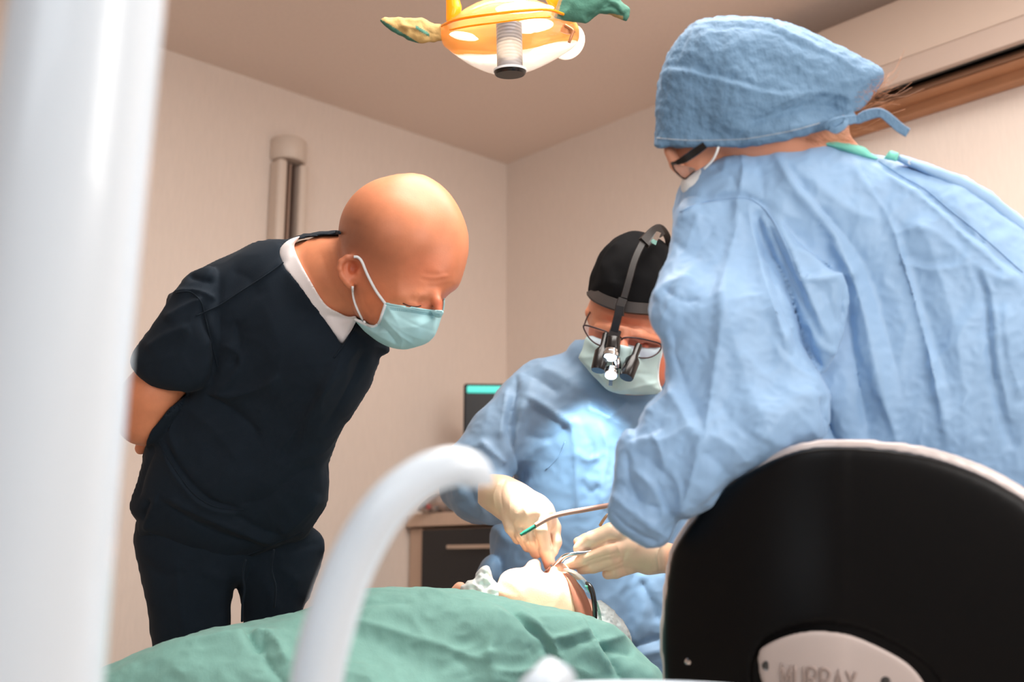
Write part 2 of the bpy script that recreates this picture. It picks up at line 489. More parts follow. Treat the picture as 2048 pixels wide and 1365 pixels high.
structure(box('ceiling', at(L_/2, L_/2, H_+.05), (L_+.2, L_+.2, .1), ceil_mat, R=LW))
structure(box('trim_1', at(1.25+1.2, .012, 1.617), (2.0, .03, .055), trim_mat, R=LW, bev=.004))
structure(box('trim_2', at(1.25+1.2, .006, 1.1), (2.0, .012, .98), mat('wall_panel', (200, 182, 168), .7), R=LW))
structure(box('baseboard_left', at(L_/2, .01, .05), (L_, .02, .1), trim_mat, R=LW))
structure(box('baseboard_right', at(.01, L_/2, .05), (L_, .02, .1), trim_mat, R=RW))
panel_mat = mat('lamp_panel', (255, 250, 240), .5, emis=(255, 248, 238), emis_s=3)
cl = thing('ceiling_light', 'square white ceiling light panel above the camera', 'ceiling light', (.35, 1.35, 2.47))
box('diffuser', (.35, 1.35, 2.475), (1.2, .9, .02), panel_mat, cl)
box('frame', (.35, 1.35, 2.49), (1.26, .96, .018), trim_mat, cl)

# blind box running along the right wall under the ceiling
bb_m = mat('pelmet_paint', (188, 168, 154), .55); bb_br = mat('pelmet_brown', (178, 128, 94), .5, var=.1, var_scale=12); blk = mat('slot_black', (14, 12, 12), .6)  # underside boards get a browner tone than the front
rail_m = mat('rail_metal', (150, 115, 92), .35, .5)
bb = thing('blind_box', 'long beige blind box with a dark slot on the right wall under the ceiling', 'blind box', tuple(at(.1, 2.6, 2.18)))
s0, s1 = 1.12, 5.1; sm_, sl_ = (s0+s1)/2, s1-s0
box('upper_front', at(.19, sm_, 2.328), (sl_, .02, .164), bb_m, bb, RW, .004)
box('lower_front', at(.197, sm_, 2.213), (sl_, .02, .06), mat('pelmet_lip', (176, 156, 144), .5), bb, RW, .004)
box('shadow_gap', at(.187, sm_, 2.247), (sl_, .016, .012), mat('gap_brown', (70, 50, 40), .7), bb, RW)
box('top_board', at(.095, sm_, 2.40), (sl_, .19, .016), bb_m, bb, RW)
box('back_board', at(.008, sm_, 2.29), (sl_, .016, .22), blk, bb, RW)
box('inner_panel', at(.172, sm_, 2.29), (sl_, .012, .2), blk, bb, RW)
box('end_cap', at(.1, s0, 2.295), (.014, .2, .226), bb_m, bb, RW, .003)
V_, F_ = tube_geo([at(.128, s0+.01, 2.19), at(.128, s1, 2.19)], .009, 10); fix_normals(link('rail', V_, F_, rail_m, bb))
for q in np.arange(s0+.12, s1, .42): box('rail_bracket', at(.10, q, 2.20), (.012, .07, .012), rail_m, bb, RW)
box('underside_board', at(.062, sm_, 2.196), (sl_, .075, .014), bb_br, bb, RW, .003)
box('wall_batten', at(.022, sm_, 2.178), (sl_, .044, .03), bb_br, bb, RW, .006)

# wall column on the left wall
wc_m = mat('column_paint', (213, 197, 184), .45); wc_br = mat('column_slot', (120, 84, 66), .4, .2)
wc = thing('wall_column', 'beige rounded wall column with a brown slot behind the bald man', 'wall column', tuple(at(.955, .03, 0)))
for sgn in (-1, 1): box('side_profile', at(.965+sgn*.039, .03, 1.12), (.034, .06, 2.24), wc_m, wc, LW, .012)
box('back_channel', at(.965, .012, 1.12), (.046, .02, 2.24), wc_br, wc, LW)
box('slot_rib', at(.970, .03, 1.12), (.007, .03, 2.23), mat('rib', (165, 140, 125), .4, .3), wc, LW, .002)
box('slot_rib', at(.957, .027, 1.12), (.006, .024, 2.23), mat('rib_dark', (60, 44, 38), .5), wc, LW, .002)
M = Matrix.Translation(at(.965, .016, 2.285)) @ LW.to_4x4()
cap = lathe('cap', [(0.001, -.04), (.053, -.04), (.058, -.034), (.058, .028), (.052, .036), (.001, .036)], wc_m, wc, M, 40)

# cabinet run along the right wall, worktop, things on it
cab_black = mat('cabinet_black', (30, 31, 35), .35, var=.05); cab_beige = mat('cabinet_beige', (196, 168, 148), .5); steel = mat('handle_steel', (205, 190, 178), .25, 1)
cb = thing('drawer_cabinet', 'black drawer cabinet with beige sides in the room corner', 'cabinet', tuple(at(.22, .9, 0)))
box('body', at(.215, .95, .55), (1.86, .43, 1.10), cab_beige, cb, RW)
box('filler_panel', at(.435, .045, .55), (.07, .012, 1.1), cab_beige, cb, RW)
for i in range(3):
    for j, (z, h) in enumerate(((.925, .34), (.57, .34), (.215, .34))):
        d = box('drawer', at(.442, .085+.295+i*.6, z), (.585, .022, h), cab_black, cb, RW, .003)
        box('handle', at(.462, .085+.295+i*.6+.03, z+.115), (.36, .012, .014), steel, d, RW, .004)
wt = box('worktop', at(.23, .95, 1.127), (1.88, .46, .042), mat('worktop_beige', (205, 178, 158), .35, var=.05, var_scale=40), None, RW, .004)
wt['label'] = 'beige worktop over the black drawers in the room corner'; wt['category'] = 'worktop'
ty = box('tray', at(.3, .17, 1.1525), (.3, .2, .008), cab_black, None, RW, .002)
ty['label'] = 'thin black tray on the corner worktop left of the seated surgeon'; ty['category'] = 'tray'
mo = thing('monitor', 'black screen housing with a glowing teal bar on top, left of the surgeon', 'monitor', tuple(at(.26, .36, 1.149)))
q = P(968, 860, 3.45); MR = Matrix.Rotation(.05, 3, 'Z')
mz = Vector(q)
box('housing', (mz.x, mz.y, 1.38), (.135, .05, .37), mat('monitor_black', (26, 28, 32), .4), mo, MR, .008)
box('stand', (mz.x, mz.y, 1.175), (.1, .1, .05), mat('monitor_foot', (30, 30, 32), .5), mo, MR, .006)
box('light_bar', (mz.x+.003, mz.y-.024, 1.545), (.118, .012, .024), mat('teal_glow', (70, 190, 180), .4, emis=(90, 225, 210), emis_s=.9), mo, MR, .005)
# clear bag of small items
bagm = mat('clear_plastic_bag', (225, 205, 195), .2, trans=.75, bumps=(('noise', 30, .9, .02),))
bg = thing('plastic_bag', 'crumpled clear plastic bag of small parts on the corner worktop', 'bag', tuple(at(.3, .22, 1.155)))
S34 = Space(3.42)
v = Vol((800, 960, -80), (1000, 1060, 80), 3)
v.puff([(838, 1024), (842, 1006), (858, 992), (880, 986), (905, 990), (925, 1000), (940, 1024), (890, 1027)], 0, .8)
m_ = v.mesh(2).ripple(5, 12, 2); put('bag', S34, m_, bagm, bg)
for i in range(16):
    c = P(850+i*5.2+random.uniform(-3, 3), 1014+random.uniform(-8, 5), 3.42+random.uniform(-.02, .02))
    col = [(60, 80, 110), (190, 90, 90), (60, 60, 60), (200, 190, 180), (90, 120, 140)][i % 5]
    lathe('bottle_cap', [(.001, 0), (.009, 0), (.01, .003), (.01, .012), (.008, .014), (.001, .014)], mat('small_part', col, .4), bg,
          Matrix.Translation(Vector(c)) @ Matrix.Rotation(i*1.3, 4, 'X') @ Matrix.Rotation(i*.7, 4, 'Y'), 10)

# ================================================================== bald man in black scrubs
S1 = Space(1.55)
skin = mat('skin_bald_man', (218, 140, 101), .45, tint=True, sss=.12, bumps=(('noise', 420, .12, .001),), var=.06, var_scale=70)
scrub = mat('black_scrub_cloth', (22, 32, 42), .85, sheen=.03, spec=.2, bumps=(('noise', 900, .3, .0006),), var=.1, var_scale=25)
whitec = mat('white_tshirt', (232, 226, 226), .8, bumps=(('noise', 700, .2, .0005),))
maskm = mat('mask_blue', (168, 214, 220), .75, bumps=(('noise', 900, .15, .0005),), var=.04, var_scale=30)
masktrim = mat('mask_trim_white', (222, 226, 228), .7)
man = thing('person', 'bald man in black short-sleeved scrubs and pale blue mask bending forward', 'person', tuple(S1.w((470, 2505, 150))))
HZ = -60      # head depth
b = Vol((215, 330, -210), (960, 1300, 330), 3.4)
headp = [(681, 500), (682, 470), (693, 438), (709, 407), (737, 377), (769, 357), (804, 348), (839, 348), (866, 359), (895, 382), (918, 416), (933, 453), (938, 484), (936, 513), (928, 545), (917, 574), (895, 592), (888, 602), (886, 620), (878, 650), (850, 680), (805, 688), (765, 665), (735, 650), (708, 622), (700, 580), (684, 540)]
b.puff(headp, [(800, 470, HZ), (900, 600, HZ-20), (720, 600, HZ), (820, 680, HZ-30)], .80, 120, 14, 6)
b.ball((800, 470, HZ), (124, 118, 112), 20, 20)
# neck, shoulders, arm, core of the body
b.chain([(770, 560, HZ+25, 78), (660, 560, 40, 84), (590, 600, 70, 92), (520, 640, 95, 100)], 30)
b.puff([(560, 500), (620, 480), (680, 520), (712, 630), (740, 700), (700, 820), (630, 940), (620, 1040), (600, 1110), (310, 1110), (300, 1040), (345, 860), (365, 640), (430, 550)], [(600, 600, 70), (450, 1000, 170), (450, 1200, 180)], .5, 110, 20, 8)
b.chain([(410, 630, 75, 62), (345, 730, 72, 54), (293, 800, 70, 51), (284, 838, 85, 50)], 24)
b.chain([(284, 838, 85, 49), (330, 860, 150, 44), (420, 880, 270, 30)], 16)
b.chain([(420, 880, 270, 30), (480, 885, 290, 32)], 12)
b.ball((283, 895, 150), (13, 16, 20), 30, 6)
for k in range(4): b.chain([(480, 865+k*14, 290, 11), (525, 862+k*15, 285, 9), (550, 870+k*14, 275, 8)], 5)
b.chain([(470, 865, 280, 12), (510, 845, 262, 10)], 5)
b.chain([(380, 1080, 160, 60), (400, 1300, 160, 48)], 16); b.chain([(555, 1080, 170, 50), (560, 1280, 180, 40)], 16)
# brow, eyelid, nose, cheek
hb = b.mesh(1); bv = hb.bvh()
z = hit(bv, 845, 592); b.chain([(800, 594, z+9, 10), (835, 590, z+8, 11), (872, 588, z+14, 10)], 10)
z2 = hit(bv, 826, 612); b.ball((826, 612, z2+9), (21, 11, 15), 8, 6)
b.chain([(868, 588, z+10, 8), (874, 604, z+4, 9), (877, 622, z-2, 8)], 8)
b.ball((848, 605, z-4), (12, 8, 10), 0, 6, sub=True)
# ear
ez = hit(bv, 703, 540)-4
b.ball((703, 540, ez+6), (24, 30, 16), -8, 8)
b.ball((705, 537, ez-12), (13, 15, 14), 0, 5, sub=True)
b.chain([(722, 526, ez-4, 5), (710, 516, ez-6, 6.5), (694, 515, ez-8, 6.5), (682, 524, ez-9, 6.5), (679, 538, ez-9, 6), (684, 554, ez-8, 6), (694, 566, ez-5, 7), (702, 574, ez-2, 7)], 3)
b.chain([(694, 532, ez-4, 4), (693, 546, ez-4, 4), (701, 556, ez-4, 5)], 4)
b.ball((716, 546, ez-5), (5, 7, 6), 0, 4)
bm_ = b.mesh(2, True)
bm_.folds([
    ([(842, 547), (868, 550), (900, 546)], -1.5, 4), ([(838, 556), (866, 562), (905, 556)], -1.8, 4), ([(850, 572), (880, 574), (908, 566)], -1.3, 4),
    ([(842, 552), (868, 556), (900, 551)], 1.2, 4), ([(800, 606), (822, 612), (840, 616)], -2.0, 4), ([(770, 600), (788, 608), (800, 611)], -1.2, 4),
    ([(690, 500), (700, 470), (712, 440)], -2, 22), ([(640, 500), (660, 560), (690, 610)], -3, 14), ([(660, 490), (672, 540), (700, 600)], 3, 12),
    ([(722, 580), (730, 610), (745, 635)], -2, 12)])
X, Y = bm_.V[:, 0], bm_.V[:, 1]
def blobs(pal, X, Y, L):
    for cx, cy, rx, ry, c, a in L:
        wgt = (a*np.exp(-((X-cx)/rx)**2-((Y-cy)/ry)**2))[:, None]; pal = pal*(1-wgt)+np.array(c)*wgt
    return pal
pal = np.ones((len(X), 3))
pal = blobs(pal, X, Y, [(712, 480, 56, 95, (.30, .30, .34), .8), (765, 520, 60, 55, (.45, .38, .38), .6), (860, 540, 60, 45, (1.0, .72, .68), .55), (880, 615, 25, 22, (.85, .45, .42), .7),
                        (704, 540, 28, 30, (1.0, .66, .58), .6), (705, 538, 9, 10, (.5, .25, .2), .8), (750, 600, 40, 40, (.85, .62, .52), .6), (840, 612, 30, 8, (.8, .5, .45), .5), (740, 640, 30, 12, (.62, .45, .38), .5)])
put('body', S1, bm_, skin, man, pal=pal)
body_bv = bm_.bvh()
# scrub top
t = Vol((235, 440, -200), (800, 1160, 400), 3.6)
top = [(682, 465), (655, 463), (624, 466), (598, 470), (572, 477), (517, 482), (476, 500), (436, 520), (402, 535), (378, 546), (362, 566), (350, 582), (335, 590), (325, 620), (306, 650), (277, 685), (263, 714), (262, 732), (276, 752), (304, 772), (338, 781), (372, 786), (365, 800), (337, 822), (316, 845), (303, 862), (291, 893), (276, 950), (261, 1000), (261, 1024), (273, 1044), (276, 1070), (290, 1079), (333, 1095), (390, 1121), (439, 1135), (477, 1128), (522, 1111), (567, 1092), (612, 1075), (640, 1036), (655, 1008), (658, 974), (659, 925), (690, 853), (702, 838), (742, 770), (756, 733), (762, 714), (777, 706), (779, 694), (762, 672), (728, 652), (708, 634), (706, 560), (700, 500)]
t.puff(top, [(680, 560, 60), (740, 720, 40), (450, 900, 130), (450, 1100, 150), (300, 700, 90), (600, 480, 60)], .62, 150, 12, 7)
t.puff([(430, 535), (378, 548), (350, 582), (325, 620), (278, 685), (262, 716), (262, 732), (276, 752), (304, 772), (338, 781), (378, 787), (414, 770), (440, 700), (440, 620)], [(400, 600, 10), (320, 740, 20)], .62, 80, 16, 6)
t.grow(b, 8, top[:-2], 6)
# neckline opening
t.puff([(700, 452), (640, 455), (598, 474), (576, 482), (562, 502), (566, 524), (606, 575), (640, 622), (664, 656), (685, 686), (700, 662), (713, 635), (745, 610), (745, 500)], -40, .62, 130, 2, 6, sub=True)
# hollow sleeve end
t.clip([(664, 460), (624, 464), (598, 467), (572, 475)]+top[5:-4]+[(740, 660), (713, 636), (700, 664), (685, 690), (664, 660), (640, 626), (606, 579), (566, 527), (560, 503), (572, 485), (598, 478), (640, 472), (680, 470), (684, 463)])
tm = t.mesh(1)
tm.folds([
    ([(405, 628), (470, 592), (540, 545), (566, 524)], 3.5, 4, 9), ([(375, 548), (400, 558), (430, 566)], -7, 7), ([(345, 588), (385, 580), (412, 588), (430, 600)], 7, 8, 5),
    ([(330, 640), (370, 612), (405, 596)], 8, 14, 7), ([(290, 700), (330, 672), (380, 650)], 7, 16, 8), ([(405, 610), (412, 650), (430, 690), (432, 740), (420, 770)], -9, 8, 5),
    ([(440, 690), (470, 700), (480, 730), (455, 765), (430, 785)], 7, 12), ([(420, 785), (460, 790), (520, 775), (560, 750)], 8, 12, 8), ([(410, 790), (450, 810), (500, 850), (520, 880)], -8, 14, 9),
    ([(470, 640), (478, 690), (465, 740)], -6, 12), ([(378, 786), (350, 830), (340, 870), (360, 920)], 6, 14), ([(340, 800), (420, 850), (480, 930)], 5, 22), 
    ([(600, 880), (640, 800), (690, 730), (720, 690)], 7, 18, 12), ([(560, 930), (600, 850), (640, 770)], -6, 18), ([(668, 716), (650, 770), (640, 830)], 4, 12),
    ([(650, 590), (670, 680), (668, 716)], 0, 9), ([(330, 880), (360, 940), (420, 1000), (480, 1018)], -8, 9, 5), ([(322, 890), (350, 950), (405, 1010), (480, 1028)], 7, 9, 7),
    ([(320, 990), (400, 1030), (470, 1060), (520, 1080), (560, 1085)], 8, 9, 12), ([(320, 1000), (390, 1045), (460, 1075), (530, 1092)], -6, 8), ([(560, 1070), (600, 1040), (640, 990)], 7, 12), ([(480, 1010), (530, 1000), (580, 960), (630, 930)], -6, 16),
    ([(470, 1030), (520, 1060), (560, 1070)], -6, 10), ([(316, 990), (300, 1030), (290, 1064)], 6, 7, 5), ([(300, 1000), (285, 1040)], -8, 7), ([(272, 1000), (288, 940), (310, 890)], -6, 10),
    ([(690, 690), (660, 760), (600, 850), (560, 900)], 5, 10, 6), ([(730, 700), (700, 770), (650, 860)], -6, 12), ([(520, 600), (560, 700), (540, 800)], 3, 25), ([(460, 540), (500, 560), (520, 600)], -3, 18)], 1.3)
tm.ripple(2.6, 60, 1).ripple(1.6, 34, 5, (1, .5, 1), True, 40)
top_ob = put('scrub_top', S1, tm, scrub, man); tbv = tm.bvh()
def seam(name, sp_, bvh, pts, r, m, parent, off=1.0, n=6, dflt=0, label=None, dash=None):
    q = smooth_poly(pts, False, n) if len(pts) > 2 else np.array(pts, float)
    if dash: q = np.array([a+(b2-a)*t_ for a, b2 in zip(q[:-1], q[1:]) for t_ in (0, .25, .5, .75)])
    zs = [hit(bvh, x, y, None) for x, y in q]
    good = [z for z in zs if z is not None] or [dflt]
    last = good[0]; Q = []
    for (x, y), z in zip(q, zs):
        if z is None or abs(z-last) > 60: z = last
        last = z; Q.append((x, y, z-off))
    W = sp_.w(np.array(Q)); rr = r*sp_.m
    if dash:
        parts = [tube_geo(W[i:i+2], rr, 4) for i in range(0, len(W)-1, 2)]; V, Fc = join_geo(parts)
        return link(name, V, Fc, m, parent, True, label)
    return tube(name, W, rr, m, parent, 6, label=label)
seam('shoulder_seam', S1, tbv, [(392, 632), (440, 610), (480, 584), (530, 552), (567, 525)], 1.5, scrub, top_ob)
seam('sleeve_seam', S1, tbv, [(352, 586), (380, 584), (402, 604), (412, 640), (424, 690), (436, 735)], 1.3, scrub, top_ob)
seam('neck_binding', S1, tbv, [(562, 505), (568, 526), (606, 577), (640, 624), (664, 660), (684, 690), (668, 714)], 2.6, scrub, top_ob, 0)
seam('neck_binding', S1, tbv, [(716, 640), (704, 664), (688, 690), (668, 716)], 2.6, scrub, top_ob, 0)
seam('pocket_seam', S1, tbv, [(318, 885), (345, 930), (385, 985), (430, 1014), (488, 1020)], 1.6, scrub, top_ob)
seam('hem_seam', S1, tbv, [(296, 1066), (340, 1084), (395, 1110), (440, 1123), (477, 1117), (520, 1101), (565, 1082), (606, 1066)], 1.2, scrub, top_ob)
# white t-shirt at the neck
u = Vol((540, 455, -120), (730, 710, 160), 2.6)
tee = [(600, 473), (574, 482), (558, 502), (562, 526), (604, 580), (636, 628), (660, 664), (685, 690), (702, 664), (714, 634), (698, 634), (681, 627), (650, 608), (618, 557), (596, 516), (588, 492)]
nz = hit(body_bv, 640, 560)
u.puff(tee, [(590, 500, 10), (620, 570, 0), (685, 660, -12), (710, 640, -20)], 1.3, 26, 6, 3)
u.grow(b, 7, tee, 3)
um = u.mesh(2); tee_ob = put('undershirt', S1, um, whitec, man)
seam('collar_rib', S1, um.bvh(), [(600, 506), (612, 530), (634, 566), (656, 596), (680, 620)], 1.4, whitec, tee_ob)
# trousers
r_ = Vol((240, 1020, -60), (680, 2500, 420), 5.5)
r_.puff([(284, 1030), (268, 1064), (269, 1100), (280, 1150), (290, 1200), (303, 1290), (330, 1500), (350, 1900), (370, 2380), (480, 2380), (478, 1900), (470, 1500), (461, 1250), (465, 1201), (472, 1176), (500, 1160), (520, 1060), (400, 1010)], [(380, 1100, 160), (420, 2300, 160)], .8, 100, 12, 8)
r_.puff([(480, 1060), (474, 1130), (472, 1176), (479, 1197), (488, 1260), (500, 1500), (510, 1900), (520, 2380), (620, 2380), (615, 1900), (610, 1500), (606, 1240), (620, 1196), (649, 1112), (647, 1078), (628, 1056), (600, 1040), (520, 1030)], [(560, 1100, 175), (560, 2300, 200)], .8, 100, 12, 8)
rm = r_.mesh(1)
rm.folds([([(350, 1110), (358, 1200), (372, 1300)], 4, 7), ([(275, 1110), (320, 1150), (350, 1150), (370, 1142)], -5, 9), ([(470, 1140), (450, 1160), (400, 1140)], 4, 10), ([(560, 1110), (590, 1100), (640, 1085)], -5, 7),
          ([(550, 1130), (580, 1150), (600, 1170)], 4, 10), ([(500, 1130), (540, 1190), (560, 1230)], 4, 10), ([(640, 1070), (645, 1110)], 5, 8)]).ripple(3, 50, 3)
tr = put('trousers', S1, rm, scrub, man); rbv = rm.bvh()
tube('drawstring', pxpath(S1, [(492, 1120, 60), (486, 1150, 62), (489, 1180, 66), (485, 1210, 70), (484, 1244, 76)]), 2.6*S1.m, scrub, tr, 8)
tube('drawstring', pxpath(S1, [(548, 1100, 60), (543, 1140, 70), (551, 1175, 78), (548, 1216, 90)]), 2.4*S1.m, scrub, tr, 8)
for x0, zz in ((425, 150), (570, 190)):
    sv = Vol((x0-80, 2360, zz-170), (x0+80, 2520, zz+120), 6)
    sv.chain([(x0, 2400, zz+20, 44), (x0, 2440, zz+20, 46)], 10); sv.chain([(x0, 2462, zz+30, 42), (x0, 2470, zz-60, 40), (x0, 2480, zz-110, 30)], 20)
    put('shoe', S1, sv.mesh(2), mat('shoe_black', (25, 25, 28), .5), man)
# mask
k_ = Vol((690, 580, -260), (900, 710, 60), 2.2)
mp = [(770, 606), (784, 608), (809, 613), (833, 616), (860, 621), (886, 622), (884, 632), (879, 646), (872, 668), (862, 680), (850, 688), (828, 697), (801, 700), (781, 695), (758, 684), (737, 670), (722, 655), (708, 638), (728, 643), (742, 651), (756, 649), (763, 632)]
k_.puff(mp, [(720, 645, HZ-8), (770, 620, HZ-62), (840, 650, HZ-66), (885, 625, HZ-40), (800, 700, HZ-40)], 1.15, 70, 6, 4)
k_.grow(b, 7, mp, 6)
km = k_.mesh(1)
km.folds([([(765, 630), (790, 660), (830, 690)], 3, 6, 4), ([(752, 652), (770, 660), (796, 690)], -3.5, 6, 4), ([(790, 628), (830, 650), (872, 664)], -1.6, 4), ([(775, 640), (815, 668), (850, 680)], 1.6, 5), ([(800, 700), (805, 680), (795, 660)], 2.5, 6), ([(735, 655), (760, 672), (790, 688)], 2.5, 5)]).ripple(1.5, 25, 4)
mk = put('face_mask', S1, km, maskm, man); kbv = km.bvh()
def zk(x, y, off=2): return hit(kbv, x, y, HZ-70)-off
seam('mask_edge', S1, kbv, [(771, 609), (765, 628), (759, 645), (748, 654), (735, 651), (722, 645), (710, 639)], 3.2, masktrim, mk, 0, dflt=HZ-70)
seam('mask_edge', S1, kbv, [(773, 608), (790, 611), (820, 615), (850, 620), (884, 623)], 1.6, maskm, mk, 0, dflt=HZ-70)
for dy in (7, 10): seam('stitching', S1, kbv, [(780, 609+dy), (820, 614+dy), (850, 619+dy), (880, 622+dy)], .7, mat('stitch_teal', (130, 185, 195), .7), mk, .6, dflt=HZ-70, dash=True)
def onhead(pts, off, bv_=None, sp_=S1):
    return sp_.w(np.array([(x, y, hit(bv_ or body_bv, x, y, HZ-60)-off) for x, y in smooth_poly(pts, False, 5)]))
tube('ear_loop', onhead([(708, 514), (716, 515), (724, 524), (735, 550), (752, 582), (771, 608)], 4), 2.7*S1.m, masktrim, mk, 8)
tube('ear_loop', onhead([(705, 573), (706, 590), (711, 610), (720, 630), (729, 645)], 4), 2.3*S1.m, masktrim, mk, 8)
tube('nose_wire', onhead([(886, 622), (888, 608), (888, 597)], 0), 1.5*S1.m, maskm, mk, 6)
tube('eyelashes', onhead([(806, 607), (818, 612), (832, 614), (842, 612)], .5), 1.1*S1.m, mat('lash_brown', (70, 40, 32), .7), man, 6)

# ================================================================== seated surgeon behind the patient
S2 = Space(1.95)
gown2 = mat('gown_blue_surgeon', (128, 158, 188), .55, bumps=(('noise', 700, .2, .0006),), var=.05, var_scale=12, sheen=.1)
skin2 = mat('skin_surgeon', (222, 150, 118), .45, sss=.1, bumps=(('noise', 300, .15, .001),), var=.08, var_scale=60, tint=True)
glove = mat('latex_glove', (232, 196, 168), .35, bumps=(('noise', 260, .2, .001),), var=.04, var_scale=40, tint=True)
sur = thing('person', 'surgeon in a blue gown, black cap and head-mounted lamp facing the camera behind the patient', 'person', tuple(S2.w((1180, 2260, 120))))
v = Vol((1120, 440, -120), (1420, 1000, 320), 3.4)
v.ball((1262, 590, 40), (80, 122, 96), 8, 10)
v.puff([(1188, 590), (1180, 640), (1176, 680), (1180, 720), (1200, 765), (1240, 790), (1300, 790), (1334, 760), (1338, 700), (1342, 640), (1340, 580), (1260, 540)], 20, .85, 80, 12, 6)
v.chain([(1262, 720, 80, 56), (1250, 800, 110, 62), (1240, 900, 150, 110)], 26)
v.chain([(1185, 610, 40, 8), (1178, 625, 36, 8), (1182, 645, 36, 7)], 5)
z0 = -72
v.chain([(1196, 655, z0+42, 9), (1225, 660, z0+12, 12), (1250, 665, z0+6, 10), (1280, 672, z0+10, 12), (1318, 682, z0+34, 9)], 10)
v.chain([(1248, 670, z0+4, 9), (1244, 700, z0-12, 12), (1242, 722, z0-14, 14)], 8)
v.ball((1212, 678, z0+24), (15, 9, 10), 10, 5, sub=True); v.ball((1288, 694, z0+24), (15, 9, 10), 10, 5, sub=True)
v.ball((1212, 680, z0+30), (12, 9, 10), 10, 3); v.ball((1288, 696, z0+30), (12, 9, 10), 10, 3)
vb = v
sm2 = v.mesh(2, True).folds([([(1195, 622), (1230, 632), (1290, 640), (1330, 648)], 3, 4), ([(1190, 636), (1230, 646), (1290, 655), (1335, 660)], -3, 4), ([(1195, 646), (1240, 655), (1300, 664)], 2.5, 4), ([(1215, 640), (1220, 665)], -2, 4), ([(1262, 650), (1266, 672)], -3, 4)])
X, Y = sm2.V[:, 0], sm2.V[:, 1]; pal = blobs(np.ones((len(X), 3)), X, Y, [(1330, 740, 22, 50, (.85, .42, .33), .8), (1250, 690, 90, 18, (.9, .55, .5), .6), (1185, 640, 16, 30, (1.0, .95, .85), .5)])
put('body', S2, sm2, skin2, sur, pal=pal); sbv = sm2.bvh()
# cap
v = Vol((1160, 440, -110), (1420, 680, 220), 3.0)
v.puff([(1186, 602), (1185, 560), (1194, 522), (1212, 492), (1240, 476), (1275, 468), (1310, 474), (1340, 500), (1356, 560), (1352, 640), (1300, 630), (1240, 618)], 36, .95, 110, 8, 5)
v.grow(vb, 7, [(1184, 598), (1176, 560), (1190, 505), (1230, 470), (1290, 460), (1350, 480), (1400, 560), (1380, 640), (1300, 632), (1240, 620)], 6)
cm = v.mesh(2).folds([([(1200, 540), (1214, 505), (1240, 486)], 3, 5, 3), ([(1280, 480), (1262, 520), (1260, 560)], 3, 10), ([(1230, 560), (1226, 600)], 3, 10)]).ripple(2.5, 30, 8)
blackcap = mat('black_cap_cloth', (10, 10, 12), .85, spec=.15, bumps=(('noise', 600, .3, .0006),))
cp2 = put('scrub_cap', S2, cm, blackcap, sur); cbv = cm.bvh()
ribbon('headband', S2, [(1184, 583, 0), (1192, 592, -38), (1216, 604, -70), (1250, 614, -84), (1290, 618, -80), (1330, 620, -50), (1352, 618, 0)], 25, 6, mat('band_brown_black', (34, 27, 25), .5), cp2, nrm=(0, -.2, -1))
# mask
v = Vol((1140, 650, -190), (1350, 810, 100), 2.6)
v.puff([(1176, 672), (1164, 700), (1157, 718), (1173, 737), (1200, 767), (1224, 785), (1270, 790), (1323, 786), (1317, 760), (1318, 730), (1326, 697), (1300, 696), (1260, 690), (1215, 682)], [(1165, 710, -30), (1240, 730, -62), (1320, 740, -25)], .8, 60, 5, 4)
v.grow(vb, 6, [(1176, 672), (1164, 700), (1157, 718), (1173, 737), (1200, 767), (1224, 785), (1270, 790), (1323, 786), (1317, 760), (1318, 730), (1326, 697), (1300, 698), (1260, 694), (1215, 684)], 5)
km = v.mesh(1).folds([([(1165, 722), (1200, 750), (1224, 780)], 3, 5), ([(1224, 785), (1250, 760), (1262, 730)], 4, 6), ([(1224, 782), (1270, 775), (1318, 765)], 3, 4), ([(1190, 700), (1200, 740), (1222, 775)], -3, 6), ([(1180, 690), (1230, 740), (1310, 750)], -2, 5)]).ripple(1.5, 25, 2)
mk2 = put('face_mask', S2, km, mat('mask_pale_green', (182, 208, 208), .75, bumps=(('noise', 700, .15, .0006),)), sur)
seam('mask_edge', S2, km.bvh(), [(1325, 699), (1317, 730), (1316, 760), (1322, 784)], 2.6, masktrim, mk2, 0, dflt=-60)
tube('ear_loop', pxpath(S2, [(1158, 716, -20), (1172, 690, 0), (1182, 650, 26)]), 1.5*S2.m, masktrim, mk2, 6)
# gown: torso and near arm
v = Vol((870, 680, -170), (1480, 2060, 330), 4.5)
v.puff([(1160, 700), (1130, 706), (1090, 716), (1055, 730), (1020, 756), (996, 782), (985, 805), (975, 850), (1000, 900), (1030, 960), (1010, 1040), (983, 1060), (983, 1140), (985, 1300), (975, 1500), (960, 1900), (1380, 1900), (1380, 1500), (1390, 1200), (1430, 1000), (1450, 850), (1420, 770), (1360, 730), (1300, 735), (1240, 730), (1200, 715)], [(1180, 760, 90), (1180, 1000, 110), (1180, 1800, 110)], .62, 150, 12, 8)
v.chain([(1062, 800, 60, 62), (1000, 880, 50, 64), (955, 935, 30, 62)], 22)
v.chain([(950, 935, 30, 60), (960, 985, -10, 60), (985, 1004, -40, 44)], 18)
v.ball((930, 960, 20), (46, 62, 48), 30, 20)
v.ball((975, 1150, 60), (26, 40, 40), 20, 10)
v.chain([(1180, 722, 60, 50), (1260, 748, 60, 52), (1340, 740, 60, 50)], 20)
v.chain([(1410, 860, 90, 64), (1430, 1000, 60, 60), (1380, 1110, 10, 46)], 18)
v.puff([(1270, 1140), (1340, 1140), (1420, 1250), (1420, 1420), (1250, 1420), (1255, 1250)], 20, .6, 70, 16, 7)
gm = v.mesh(1)
